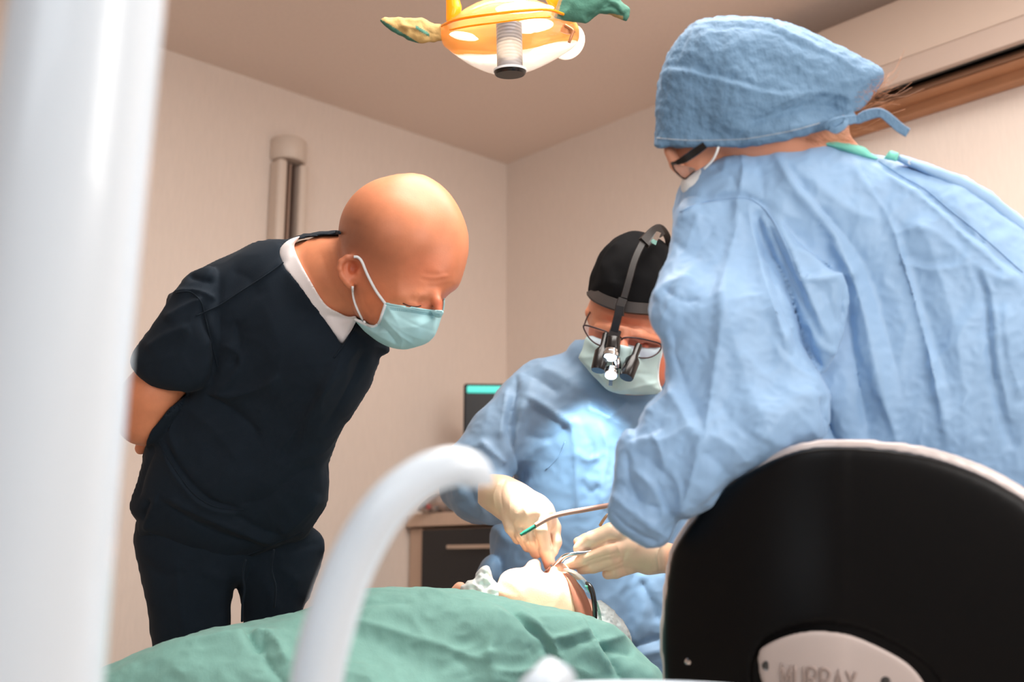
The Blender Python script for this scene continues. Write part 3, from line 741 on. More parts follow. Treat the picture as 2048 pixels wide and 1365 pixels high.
gm.folds([
    ([(1030, 745), (1024, 800), (1020, 860), (1035, 930), (1045, 970)], -16, 8, 14), ([(1050, 800), (1036, 840), (1030, 900), (1040, 960)], 11, 14, 8), ([(1052, 790), (1085, 810), (1125, 836), (1160, 850)], 11, 12, 6),
    ([(1060, 812), (1110, 842), (1140, 870)], -7, 10), ([(1015, 770), (1008, 830), (1000, 880)], 7, 8), ([(1040, 740), (1080, 760), (1120, 790)], -6, 12), ([(1070, 730), (1130, 760), (1180, 790)], 6, 14),
    ([(1140, 836), (1150, 900), (1155, 980), (1158, 1040)], 5, 6), ([(1200, 850), (1215, 900), (1205, 960), (1210, 1030)], 6, 8), ([(1165, 850), (1185, 905), (1175, 960)], -6, 9), ([(1170, 815), (1210, 830), (1250, 852)], 7, 6), ([(1190, 800), (1230, 835), (1262, 845)], -7, 6),
    ([(1210, 840), (1238, 820), (1256, 800)], 6, 6), ([(1150, 900), (1175, 920), (1200, 912)], 6, 8), ([(1160, 960), (1180, 985), (1200, 970)], -6, 8),
    ([(960, 880), (985, 910), (1010, 930)], 8, 9), ([(900, 900), (940, 905), (975, 930), (1000, 950)], -7, 9), ([(905, 925), (915, 960), (930, 1000)], 8, 10), ([(930, 930), (940, 970), (955, 1010)], -7, 8), ([(950, 940), (958, 985), (970, 1030)], 9, 9), ([(975, 960), (975, 1000), (985, 1045)], -6, 7),
    ([(915, 1010), (950, 1030), (990, 1050)], 6, 8), ([(1000, 1180), (1010, 1280), (1030, 1400)], 6, 18), ([(1100, 1150), (1120, 1250)], 5, 20), ([(1050, 870), (1090, 880), (1130, 860)], -4, 9), ([(1040, 930), (1070, 900), (1100, 885)], 4, 7), ([(1180, 745), (1230, 790), (1290, 800), (1340, 790)], -6, 14), ([(1230, 1310), (1280, 1290), (1330, 1275)], -8, 8), ([(1240, 1330), (1290, 1310), (1330, 1300)], 7, 9),
    ([(1280, 1160), (1300, 1200), (1320, 1250)], -7, 8), ([(1200, 1180), (1230, 1260), (1240, 1320)], 6, 20)], 1.15).ripple(4, 70, 4).ripple(4, 80, 9, (1, .45, 1), True, 25).ripple(1.2, 24, 3, ridged=True)
gw2 = put('gown', S2, gm, gown2, sur); g2v = gm.bvh()
seam('chest_seam', S2, g2v, [(1092, 940), (1118, 912), (1130, 884)], 1, gown2, gw2)
# hands in gloves, closer to the camera
S3 = Space(1.74)
v = Vol((955, 940, -120), (1140, 1160, 130), 1.8)
v.chain([(985, 985, 50, 36), (1004, 992, 34, 38)], 4)
v.chain([(1004, 992, 34, 37), (1030, 1008, 20, 40), (1058, 1030, 4, 46)], 16)
v.ball((1062, 1034, 0), (52, 46, 34), 30, 12)
v.chain([(1086, 1030, -14, 24), (1082, 1062, -30, 17), (1091, 1098, -22, 14.5), (1100, 1133, 0, 12)], 3)
v.chain([(1054, 1046, -8, 20), (1062, 1080, -24, 15), (1072, 1106, -8, 12), (1074, 1098, 16, 11)], 2.5)
v.chain([(1034, 1036, -4, 20), (1044, 1070, -20, 15), (1056, 1093, -4, 12), (1058, 1088, 18, 10)], 2.5)
v.chain([(1016, 1026, 2, 18), (1022, 1056, -12, 13), (1036, 1078, 2, 11), (1042, 1076, 20, 9)], 4)
v.chain([(1088, 1024, 18, 22), (1106, 1056, 14, 15), (1110, 1086, 2, 12.5), (1108, 1104, -6, 9)], 8)
hm = v.mesh(1)
hm.folds([([(998, 964), (988, 990), (992, 1020)], 2.5, 3), ([(1012, 958), (1002, 985), (1006, 1025)], -2, 3), ([(1040, 966), (1022, 990), (1020, 1030)], 1.5, 4), ([(1060, 985), (1070, 1010), (1075, 1035)], 2, 8), ([(1040, 1000), (1050, 1020), (1056, 1044)], 2, 6), ([(1064, 1050), (1070, 1075), (1078, 1100)], -3, 3), ([(1043, 1052), (1052, 1075), (1062, 1100)], -3, 3), ([(1024, 1050), (1034, 1070), (1042, 1088)], -2.5, 3), ([(1096, 1040), (1100, 1070), (1104, 1100)], -3, 3)])
pal = blobs(np.ones((len(hm.V), 3)), hm.V[:, 0], hm.V[:, 1], [(985, 990, 18, 60, (.88, .93, .84), .7), (1050, 1085, 40, 22, (1, .82, .70), .6)])
gl = put('glove', S3, hm, glove, sur, pal=pal, label='rubber glove with one finger pointing down')
v = Vol((1110, 1020, -120), (1400, 1190, 120), 1.8)
v.chain([(1375, 1122, 30, 32), (1326, 1116, 14, 29), (1300, 1112, 4, 36)], 8)
v.chain([(1300, 1112, 4, 36), (1262, 1098, -4, 42)], 14)
v.chain([(1262, 1072, -14, 24), (1222, 1065, -28, 19), (1184, 1080, -30, 17), (1160, 1098, -20, 14)], 4)
v.chain([(1262, 1094, -16, 22), (1216, 1103, -36, 18), (1172, 1118, -34, 15), (1138, 1131, -20, 12)], 4)
v.chain([(1262, 1114, -10, 21), (1222, 1124, -30, 16), (1186, 1134, -28, 13.5), (1164, 1139, -16, 11)], 4)
v.chain([(1262, 1128, 0, 21), (1232, 1143, -16, 15), (1216, 1148, -10, 12)], 4)
v.chain([(1250, 1072, 24, 24), (1206, 1070, 18, 15), (1172, 1080, 2, 12), (1156, 1084, -4, 9.5)], 6)
hm = v.mesh(1)
hm.folds([([(1322, 1090), (1314, 1110), (1318, 1145)], 2.5, 3), ([(1240, 1060), (1232, 1085), (1240, 1110), (1232, 1140)], 2, 6), ([(1256, 1100), (1246, 1125), (1256, 1155)], -2, 5), ([(1280, 1075), (1270, 1105)], 1.5, 6), ([(1160, 1107), (1195, 1093), (1240, 1080)], -3, 3), ([(1165, 1129), (1200, 1116), (1240, 1106)], -3, 3), ([(1200, 1144), (1225, 1134), (1250, 1124)], -2.5, 3)])
pal = blobs(np.ones((len(hm.V), 3)), hm.V[:, 0], hm.V[:, 1], [(1225, 1125, 70, 40, (1, .86, .74), .6), (1300, 1130, 30, 24, (.86, .93, .80), .6), (1345, 1115, 14, 60, (.95, .62, .5), .9), (1320, 1100, 8, 60, (.6, .72, .7), .6)])
put('glove', S3, hm, glove, sur, pal=pal, label='rubber glove gripping the bent steel retractor')
# loupes with lamp
dk = mat('loupe_black', (20, 18, 18), .25); dk2 = mat('strap_black', (28, 24, 23), .45); chrome = mat('chrome', (210, 212, 214), .12, 1); glow = mat('led_glow', (235, 248, 255), .3, emis=(225, 244, 255), emis_s=3)
lp = thing('loupes', 'black magnifying loupes with glowing head lamp worn on the surgeon', 'loupes', tuple(S2.w((1235, 700, -90))))
ribbon('head_strap', S2, [(1338, 500, 60), (1336, 478, 30), (1326, 460, 0), (1314, 456, -20), (1296, 470, -46), (1280, 496, -66), (1268, 524, -80), (1258, 560, -92), (1248, 596, -98)], 14, 6, dk2, lp)
ribbon('strap_bracket', S2, [(1322, 460, -18), (1305, 470, -40), (1288, 486, -62)], 26, 9, dk2, lp)
ribbon('strap_bracket', S2, [(1308, 484, -60), (1316, 468, -30)], 12, 10, chrome, lp)
ribbon('lamp_arm', S2, [(1246, 598, -100), (1240, 616, -104), (1238, 632, -106)], 20, 9, dk2, lp)
ribbon('lamp_arm', S2, [(1240, 614, -104), (1234, 640, -110), (1228, 664, -112)], 18, 14, dk, lp)
ribbon('lamp_arm', S2, [(1232, 660, -110), (1226, 676, -112)], 24, 16, dk2, lp)
def can(name, a, b2, r0, r1, m, parent, seg=24, n=8):
    A = Vector(S2.w(a)); B = Vector(S2.w(b2)); L = (B-A).length; d = B-A
    prof = [(.0005, 0), (r0*.9, 0), (r0, L*.05), (r0, L*.35), (r1, L*.5), (r1, L*.96), (r1*.92, L), (.0005, L)]
    return lathe(name, prof, m, parent, axis_matrix(A, d), seg)
pz = S2.m
can('telescope', (1212, 668, -96), (1196, 742, -130), 6.5*pz, 14*pz, dk, lp)
can('telescope', (1278, 690, -92), (1252, 756, -130), 7*pz, 14*pz, dk, lp)
can('lamp_housing', (1228, 676, -112), (1224, 712, -124), 13*pz, 14*pz, dk, lp)
can('lens_ring', (1223, 700, -124), (1221, 714, -130), 13*pz, 15*pz, chrome, lp)
can('lamp_lens', (1221, 712, -130), (1220.6, 716, -133), 12*pz, 12*pz, glow, lp)
can('connector', (1232, 716, -104), (1234, 740, -110), 9*pz, 9*pz, chrome, lp)
can('lens_ring', (1224, 738, -118), (1222, 750, -126), 12*pz, 13.5*pz, chrome, lp)
can('lamp_lens', (1222, 749, -126), (1221.6, 753, -129), 11*pz, 11*pz, glow, lp)
ribbon('wire_tab', S2, [(1222, 756, -118), (1221, 772, -118)], 8, 3, chrome, lp)
# eyeglasses
gf = mat('glasses_frame', (60, 44, 46), .3, .4); lens = mat('glasses_lens', (245, 236, 246), .02, trans=1, ior=1.15)
eg = thing('glasses', 'thin dark-framed eyeglasses under the loupes on the surgeon', 'glasses', tuple(S2.w((1245, 690, -80))))
for pts in ([(1167, 652), (1190, 656), (1216, 666), (1222, 680), (1214, 692), (1196, 690), (1178, 676)], [(1244, 678), (1270, 676), (1300, 682), (1322, 690), (1316, 706), (1296, 716), (1272, 714), (1252, 700)]):
    cx = 1245; q = smooth_poly(pts, True, 5); w3 = np.array([(x, y, -84+(abs(x-cx)/80)**2*26) for x, y in q]); w3 = np.vstack([w3, w3[:2]])
    tube('rim', S2.w(w3), 1.6*pz, gf, eg, 6)
    c = w3[:-2].mean(0); V = [c]+list(w3[:-2]); n_ = len(V)-1; V2 = V+[p+np.array((0, 0, 1.5)) for p in V]
    Fc = [(0, 1+i, 1+(i+1) % n_) for i in range(n_)]+[(n_+1, n_+2+(i+1) % n_, n_+2+i) for i in range(n_)]+[(1+i, n_+2+i, n_+2+(i+1) % n_, 1+(i+1) % n_) for i in range(n_)]
    fix_normals(link('lens', S2.w(np.array(V2)), Fc, lens, eg, False))
tube('bridge', pxpath(S2, [(1222, 674, -84), (1233, 670, -90), (1244, 678, -84)]), 1.6*pz, gf, eg, 6)
tube('temple', pxpath(S2, [(1168, 652, -58), (1174, 636, -20), (1184, 618, 30)]), 1.6*pz, gf, eg, 6)
tube('temple', pxpath(S2, [(1322, 690, -58), (1336, 684, -20), (1346, 670, 30)]), 2.2*pz, gf, eg, 6)
spot('head_lamp_light', tuple(S2.w((1221, 724, -140))), tuple(P(1130, 1120, 1.68)), 15, 5, (.8, .95, 1), .6, .01)
spot('head_lamp_spill', tuple(S2.w((1214, 764, -138))), tuple(S2.w((1180, 900, -30))), 70, 6, (.72, .93, 1), 1, .01)

# ================================================================== patient, drape, treatment chair
S4 = Space(1.68)
skin3 = mat('skin_patient', (236, 186, 158), .5, sss=.1, tint=True, bumps=(('noise', 500, .2, .001),))
pt = thing('person', 'patient lying face up under a green drape with mouth held open', 'person', tuple(S4.w((900, 1400, 0))))
v = Vol((300, 1090, -440), (1310, 1620, 260), 3.6)
v.ball((1160, 1268, 66), (74, 72, 70), 0, 20)
v.puff([(985, 1190), (994, 1168), (1002, 1150), (1018, 1139), (1036, 1136), (1048, 1134), (1056, 1123), (1070, 1118), (1080, 1122), (1085, 1142), (1106, 1147), (1124, 1143), (1142, 1148), (1156, 1162), (1170, 1186), (1184, 1215), (1195, 1250), (1180, 1310), (1060, 1320), (1000, 1260)], 40, .8, 84, 12, 6)
v.chain([(1098, 1146, 48, 10), (1122, 1140, 46, 12), (1150, 1160, 44, 12)], 8)
v.ball((1090, 1140, 46), (9, 12, 18), 0, 4, sub=True)
v.chain([(1060, 1260, 60, 60), (980, 1300, 30, 70), (860, 1400, -70, 110), (640, 1450, -220, 100), (480, 1490, -300, 80)], 30)
v.chain([(906, 1186, 60, 9), (920, 1178, 60, 12), (935, 1200, 66, 24), (950, 1250, 70, 40)], 8)
vp = v
hm = v.mesh(2, True)
X, Y = hm.V[:, 0], hm.V[:, 1]
pal = blobs(np.ones((len(X), 3)), X, Y, [(1086, 1141, 8, 8, (.95, .3, .15), .95), (910, 1180, 20, 16, (1, .72, .6), .5)])
# brown strip below paints the forehead skin's shade outside the lamp beam
put('body', S4, hm, skin3, pt, pal=pal); pbv = hm.bvh()
def strip_on(name, sp_, bvh, a, b2, off, m, parent, n=24, dz=0):
    A = smooth_poly(a, False, 6); B = smooth_poly(b2, False, 6); V = []; k = min(len(A), len(B))
    for i in range(k):
        for p in (A[i], (A[i]+B[i])/2, B[i]):
            V.append((p[0], p[1], hit(bvh, p[0], p[1], dz)-off))
    V = np.array(V); W = sp_.w(V); Fc = [(i*3+c, i*3+c+1, i*3+c+4, i*3+c+3) for i in range(k-1) for c in (0, 1)]
    o = link(name, W, Fc, m, parent, True); md = o.modifiers.new('s', 'SOLIDIFY'); md.thickness = .0015; return o
strip_on('forehead_shade', S4, pbv, [(1124, 1146), (1134, 1160), (1143, 1190), (1148, 1215), (1152, 1240)], [(1140, 1147), (1156, 1163), (1170, 1190), (1180, 1214), (1190, 1248)], 2.5, mat('shade_brown', (150, 92, 72), .8), pt, dz=30)
v = Vol((1130, 1170, -60), (1310, 1400, 220), 3.4)
v.puff([(1186, 1214), (1200, 1210), (1218, 1217), (1240, 1234), (1252, 1256), (1262, 1284), (1270, 1320), (1240, 1370), (1170, 1370), (1160, 1280)], 70, .8, 80, 8, 6)
v.grow(vp, 7, [(1190, 1216), (1218, 1217), (1240, 1234), (1252, 1256), (1262, 1284), (1270, 1320), (1240, 1370), (1190, 1370)], 6)
cm = v.mesh(2).ripple(6, 22, 5).ripple(3, 9, 6, ridged=True)
put('hair_cap', S4, cm, mat('sheer_cap', (214, 224, 224), .5, bumps=(('noise', 90, .5, .004),), trans=.1), pt)
sg = thing('safety_glasses', 'clear safety glasses with black temple arm on the patient', 'glasses', tuple(S4.w((1165, 1180, 0))))
tube('temple', pxpath(S4, [(1172, 1166, 0), (1179, 1172, -8), (1185, 1186, -16), (1189, 1210, -24), (1190, 1240, -22), (1190, 1262, -16)]), [x*S4.m for x in np.interp(np.linspace(0, 1, 26), [0, .25, .7, 1], [2.5, 5.5, 5, 4])], dk, sg, 8)
v = Vol((1110, 1120, -60), (1200, 1220, 120), 2)
v.puff([(1126, 1138), (1146, 1140), (1166, 1154), (1178, 1170), (1182, 1188), (1170, 1184), (1154, 1164), (1138, 1148)], 10, 1.2, 40, 4, 4)
put('lens', S4, v.mesh(1), mat('clear_visor', (225, 240, 238), .05, trans=.92, ior=1.1), sg)
for k_i in range(3): tube('elastic_cord', pxpath(S4, [(1170+k_i*2, 1172, -10), (1186+k_i*2, 1196, -10), (1196+k_i*2, 1224, -10), (1200+k_i*3, 1262, 0)]), .8*S4.m, mat('cord_green', (90, 170, 140), .6), sg, 5)
# damp gauze on the chest
v = Vol((905, 1120, -60), (1035, 1240, 120), 2)
v.puff([(918, 1200), (921, 1176), (936, 1162), (949, 1160), (953, 1148), (962, 1137), (974, 1134), (981, 1142), (984, 1154), (992, 1165), (1010, 1177), (1022, 1196), (1010, 1220), (940, 1220)], 30, .8, 40, 4, 4)
gz = v.mesh(1).folds([([(940, 1168), (956, 1176), (964, 1190)], 3, 5), ([(965, 1150), (968, 1170), (966, 1186)], -3, 4), ([(975, 1160), (985, 1172), (1000, 1184)], 2, 4)]).ripple(5, 12, 3)
g = put('gauze', S4, gz, mat('gauze_wet', (225, 230, 228), .4, trans=.2, sss=.1), None); g['label'] = 'crumpled wet white gauze by the patient chin on the drape edge'; g['category'] = 'gauze'
# drape
S5 = Space(1.4)
green = mat('surgical_drape_green', (118, 166, 157), .75, bumps=(('noise', 260, .35, .001), ('noise', 1200, .3, .0004)), var=.09, var_scale=60, stretch=(1, 1, .5), sheen=.1)
v = Vol((60, 1140, -330), (1480, 1960, 420), 6)
dp = [(120, 1375), (195, 1340), (250, 1318), (310, 1295), (370, 1274), (430, 1259), (485, 1250), (540, 1240), (600, 1220), (660, 1200), (720, 1182), (770, 1176), (826, 1173), (880, 1178), (950, 1187), (1007, 1199), (1067, 1210), (1114, 1218), (1160, 1229), (1208, 1242), (1239, 1260), (1267, 1291), (1302, 1326), (1326, 1356), (1370, 1480), (1400, 1700), (1380, 1900), (100, 1900), (80, 1600)]
v.puff(dp, [(250, 1330, 60), (800, 1200, 210), (1200, 1250, 230), (700, 1500, 60), (200, 1700, 20), (1300, 1700, 120)], .62, 190, 12, 10)
dm = v.mesh(1)
dm.folds([
    ([(300, 1302), (370, 1282), (440, 1272), (484, 1266), (500, 1264)], 8, 9, 5), ([(484, 1258), (500, 1272), (515, 1290), (522, 1305)], -15, 7, 10), ([(500, 1262), (540, 1272), (560, 1300), (570, 1330)], 10, 9), ([(525, 1262), (530, 1300), (545, 1340), (575, 1370)], -9, 9),
    ([(700, 1240), (800, 1270), (900, 1300), (980, 1330)], 8, 22, 14), ([(690, 1215), (760, 1205), (830, 1205)], -5, 12), ([(570, 1320), (700, 1350), (760, 1380)], 7, 20), 
    ([(1006, 1204), (1030, 1225), (1060, 1255), (1085, 1275), (1098, 1300), (1112, 1330), (1130, 1370)], -15, 8, 16), ([(1000, 1210), (990, 1250), (978, 1290), (974, 1330)], 9, 16, 26), ([(1030, 1212), (1070, 1245), (1100, 1275), (1118, 1310), (1140, 1365)], 10, 12, 6),
    ([(975, 1300), (982, 1340), (990, 1380)], 7, 10, 18), ([(1050, 1290), (1070, 1310), (1085, 1290)], -4, 10), ([(1105, 1280), (1140, 1272), (1178, 1264)], 7, 6, 5), ([(1120, 1298), (1160, 1288), (1190, 1280)], -5, 8), ([(1166, 1236), (1186, 1262), (1210, 1300), (1240, 1350), (1260, 1390)], -12, 6, 12), ([(1155, 1232), (1175, 1262), (1198, 1300), (1225, 1350)], 8, 8),
    ([(1192, 1280), (1220, 1280), (1250, 1276)], 5, 5), ([(1200, 1290), (1235, 1300), (1270, 1310)], -7, 10), ([(1210, 1250), (1230, 1262), (1262, 1290)], 6, 8), ([(900, 1310), (930, 1330), (940, 1360)], -5, 16), ([(990, 1345), (1040, 1345), (1080, 1340)], 5, 8), ([(700, 1300), (720, 1330), (740, 1370)], 4, 18), ([(880, 1190), (960, 1200), (1020, 1214)], -5, 7), ([(840, 1180), (920, 1196), (1000, 1210)], 4, 6)], 1.35)
dm.ripple(5, 90, 6).ripple(6, 110, 7, (.5, 1, 1), True, 20).ripple(2.5, 40, 8, ridged=True)
dr_ = put('surgical_drape', S5, dm, green, None); dr_['label'] = 'green fabric surgical drape spread over the lying patient'; dr_['category'] = 'drape'
# treatment chair carrying the patient, under the drape
vinyl = mat('chair_vinyl', (120, 128, 134), .4)
dc = thing('treatment_chair', 'grey reclined treatment chair hidden under the green drape', 'chair', tuple(P(800, 1400, 1.9)*np.array([1, 1, 0])))
cx, cy = P(900, 1500, 1.4)[0], P(900, 1500, 1.42)[1]
box('seat', (cx, cy, .5), (.5, .3, .09), vinyl, dc, bev=.03)
box('base', (cx, cy, .04), (.45, .34, .08), vinyl, dc, bev=.02)
box('column', (cx, cy, .27), (.16, .16, .4), vinyl, dc, bev=.02)

# suction tube and retractor
sc = thing('suction_tube', 'thin brown tube with a green tip in front of the surgeon', 'tube', tuple(S3.w((1130, 1040, -80))))
tube('hose', pxpath(S3, [(1071, 1052, -84), (1086, 1043, -84), (1104, 1034, -84), (1130, 1027, -84), (1170, 1020, -84), (1220, 1011, -84), (1290, 1000, -70), (1360, 990, -40)]), 5*S3.m, mat('tube_brown', (168, 128, 112), .4), sc, 12)
tube('tip', pxpath(S3, [(1041, 1071, -84), (1056, 1062, -84), (1074, 1051, -84)]), [3.4*S3.m]*3+[4.2*S3.m]*8, mat('tip_green', (20, 96, 76), .4), sc, 12)
rt = thing('retractor', 'bent shiny steel retractor held over the patient mouth', 'retractor', tuple(S3.w((1120, 1130, -40))))
tube('shaft', pxpath(S3, [(1094, 1150, -14), (1106, 1138, -20), (1120, 1122, -34), (1132, 1112, -44), (1150, 1108, -46), (1176, 1104, -36), (1215, 1088, -10)]), 8.5*S3.m, chrome, rt, 10, flat=.5)
ribbon('blade', S3, [(1090, 1153, -10), (1098, 1144, -16), (1106, 1136, -22)], 15, 4, chrome, rt)
tube('instrument_ring', pxpath(S3, [(1222, 1036, -20), (1216, 1030, -24), (1206, 1042, -26), (1200, 1052, -22)]), 3*S3.m, mat('tool_bronze', (170, 140, 110), .3, .6), rt, 8)

# ================================================================== assistant with her back to the camera
S6 = Space(1.22)
gown3 = mat('gown_blue_assistant', (142, 179, 217), .5, bumps=(('noise', 650, .25, .0006),), var=.04, var_scale=10, sheen=.15)
capm = mat('bouffant_blue', (98, 132, 163), .75, bumps=(('noise', 120, .8, .004), ('noise', 420, .5, .0015)), var=.05, var_scale=30, stretch=(1, 1, .6))
skin4 = mat('skin_assistant', (214, 150, 120), .5, sss=.1)
asn = thing('person', 'assistant in a blue gown and bouffant cap seen from behind, leaning left', 'person', tuple(S6.w((1750, 2400, 120))))
v = Vol((1290, 60, -200), (1800, 900, 380), 5)
v.ball((1520, 215, 60), (180, 130, 130), 14, 20)
v.puff([(1336, 280), (1338, 300), (1346, 325), (1362, 350), (1400, 372), (1440, 350), (1520, 330), (1640, 300), (1640, 240), (1500, 200), (1350, 230)], 60, .8, 110, 20, 7)
v.chain([(1560, 260, 80, 90), (1660, 400, 110, 110), (1750, 620, 130, 150), (1760, 800, 130, 150)], 40)
v.chain([(1338, 300, 10, 12), (1352, 330, 0, 12), (1366, 345, 4, 12)], 8)
va = v
bm2 = v.mesh(2, True); put('body', S6, bm2, skin4, asn); abv = bm2.bvh()
# cap
v = Vol((1290, 10, -220), (1800, 320, 340), 3.8)
capo = [(1310, 292), (1309, 270), (1312, 210), (1319, 150), (1340, 96), (1360, 68), (1389, 42), (1430, 34), (1482, 33), (1542, 36), (1599, 53), (1655, 79), (1711, 107), (1750, 126), (1766, 138), (1768, 155), (1760, 174), (1730, 208), (1706, 222), (1690, 236), (1659, 259), (1617, 269), (1542, 284), (1490, 292), (1392, 295), (1336, 294)]
v.puff(capo+[] , 50, .92, 190, 8, 6)
v.grow(va, 18, capo, 10)
v.puff([(1310, 240), (1312, 210), (1319, 150), (1340, 96), (1389, 42), (1482, 33), (1599, 53), (1711, 107), (1766, 138), (1760, 174), (1700, 300), (1640, 380), (1490, 420), (1392, 420), (1330, 400), (1308, 330)], 50, .72, 170, 8, 6)
v.clip(capo)
cm = v.mesh(1)
cm.folds([
    ([(1318, 190), (1336, 130), (1350, 90), (1372, 62)], 4, 6, 3), ([(1350, 130), (1358, 100), (1378, 60), (1386, 45)], -5, 6), ([(1322, 140), (1356, 132), (1400, 140), (1460, 156), (1520, 172), (1590, 184)], -6, 5, 9), ([(1322, 148), (1356, 142), (1400, 150), (1460, 168), (1520, 184), (1590, 194)], 5, 7),
    ([(1386, 48), (1430, 46), (1482, 44), (1535, 48), (1590, 74), (1650, 102), (1700, 132), (1750, 164)], 5, 4, 9), ([(1400, 56), (1480, 54), (1530, 58), (1590, 86), (1650, 112)], -4, 6),
    ([(1560, 210), (1600, 192), (1640, 184), (1680, 190), (1700, 200)], 7, 8, 14), ([(1480, 250), (1540, 236), (1600, 216), (1660, 214), (1690, 226)], -14, 12, 16), ([(1440, 246), (1500, 262), (1580, 254), (1640, 240)], 6, 12), ([(1700, 215), (1684, 200), (1672, 205), (1680, 228)], -8, 7), ([(1690, 222), (1710, 190), (1740, 160)], 5, 8), ([(1705, 215), (1725, 180), (1748, 165)], -4, 6),
    ([(1560, 262), (1610, 250), (1660, 240)], 5, 6), ([(1470, 60), (1460, 90), (1440, 110)], 2, 10), ([(1320, 282), (1400, 286), (1490, 282), (1560, 272), (1640, 252)], 3, 6)])
cm.ripple(5, 70, 2).ripple(2.8, 20, 4).ripple(1.6, 9, 6, (.6, 1, 1))
cap3 = put('bouffant_cap', S6, cm, capm, asn); c3 = cm.bvh()
seam('stitching', S6, c3, [(1314, 276), (1360, 280), (1400, 281), (1450, 280), (1490, 278), (1540, 270), (1590, 260), (1640, 246)], .9, mat('thread_white', (220, 225, 228), .6), cap3, .8, dash=True, n=8)
S6b = S6
ribbon('cap_tie', S6, [(1700, 226, -60), (1712, 240, -70), (1730, 232, -74), (1752, 226, -76), (1766, 228, -80), (1784, 242, -76), (1800, 256, -74), (1816, 266, -72)], [14, 16, 22, 20, 18, 20, 20, 19], 4, capm, cap3)
ribbon('cap_tie', S6, [(1652, 256, -88), (1668, 248, -92), (1690, 242, -86), (1712, 238, -74)], [14, 22, 22, 16], 6, capm, cap3)
ribbon('cap_tie', S6, [(1660, 258, -96), (1672, 262, -102), (1688, 252, -98), (1692, 240, -90), (1680, 238, -88)], [10, 12, 12, 10, 10], 4, capm, cap3)
# hair wisps below the cap
parts = []
for i in range(150):
    a = random.random(); x0 = 1655+a*100+random.uniform(-8, 8); y0 = 258-a*84+random.uniform(-12, 6); zz = random.uniform(-30, 60)
    L = random.uniform(20, 70)*(1 if random.random() < .8 else 1.6); an = random.uniform(-.7, .9)
    p0 = np.array((x0-14, y0-8, zz)); p1 = p0+np.array((L*.5*math.cos(an)+8, L*.5*math.sin(an)+10, random.uniform(-12, 12))); p2 = p1+np.array((L*.5*math.cos(an-.5), L*.5*math.sin(an-.6), random.uniform(-12, 12)))
    parts.append(tube_geo(S6.w(smooth_poly([p0, p1, p2], False, 4)), .00015, 4))
for i in range(50):
    x0 = 1560+random.random()*110; zz = random.uniform(-50, -20); p0 = (x0, 262-(x0-1560)*.12, zz); p1 = (x0+20, 276+random.uniform(-3, 5), zz+4); p2 = (x0+44, 284+random.uniform(-6, 8), zz+8)
    parts.append(tube_geo(S6.w(smooth_poly([p0, p1, p2], False, 4)), .00015, 4))
V, Fc = join_geo(parts); hr = link('hair', V, Fc, mat('hair_ginger', (176, 112, 70), .4), asn, True)
v = Vol((1540, 180, -80), (1780, 330, 160), 4)
v.puff([(1560, 250), (1640, 236), (1700, 196), (1744, 180), (1752, 186), (1728, 214), (1700, 232), (1664, 268), (1620, 284), (1560, 290)], 20, .8, 50, 6, 5)
put('hair_roll', S6, v.mesh(2), mat('hair_ginger_dark', (150, 92, 62), .6, bumps=(('noise', 300, .6, .002),)), asn)
# mask and glasses peeking out
v = Vol((1350, 320, -80), (1480, 420, 120), 3)
v.puff([(1362, 362), (1376, 350), (1392, 342), (1402, 334), (1410, 340), (1430, 350), (1440, 380), (1400, 400), (1366, 390)], 20, .9, 60, 6, 4)
mk3 = put('face_mask', S6, v.mesh(2), masktrim, asn)
tube('ear_loop', pxpath(S6, [(1437, 294, -58), (1432, 308, -58), (1424, 322, -52), (1408, 338, -40)]), 2.4*S6.m, masktrim, mk3, 6)
ag = thing('glasses', 'black-armed clear glasses below the bouffant cap edge of the assistant', 'glasses', tuple(S6.w((1370, 330, -40))))
ribbon('temple', S6, [(1410, 290, -70), (1392, 303, -66), (1370, 318, -56), (1352, 326, -44), (1343, 327, -30)], [15, 17, 16, 10, 6], 4, dk, ag)
tube('rim', pxpath(S6, [(1343, 326, -30), (1349, 340, -34), (1360, 352, -40), (1370, 358, -46), (1378, 352, -52), (1390, 342, -56)]), 1.6*S6.m, dk, ag, 6)
v = Vol((1330, 310, -120), (1410, 370, 20), 2)
v.puff([(1345, 328), (1362, 330), (1380, 334), (1392, 340), (1378, 352), (1370, 357), (1358, 349)], -44, .8, 9, 2, 3)
put('lens', S6, v.mesh(1), mat('lens_clear', (205, 195, 190), .05, trans=.9, ior=1.15), ag)
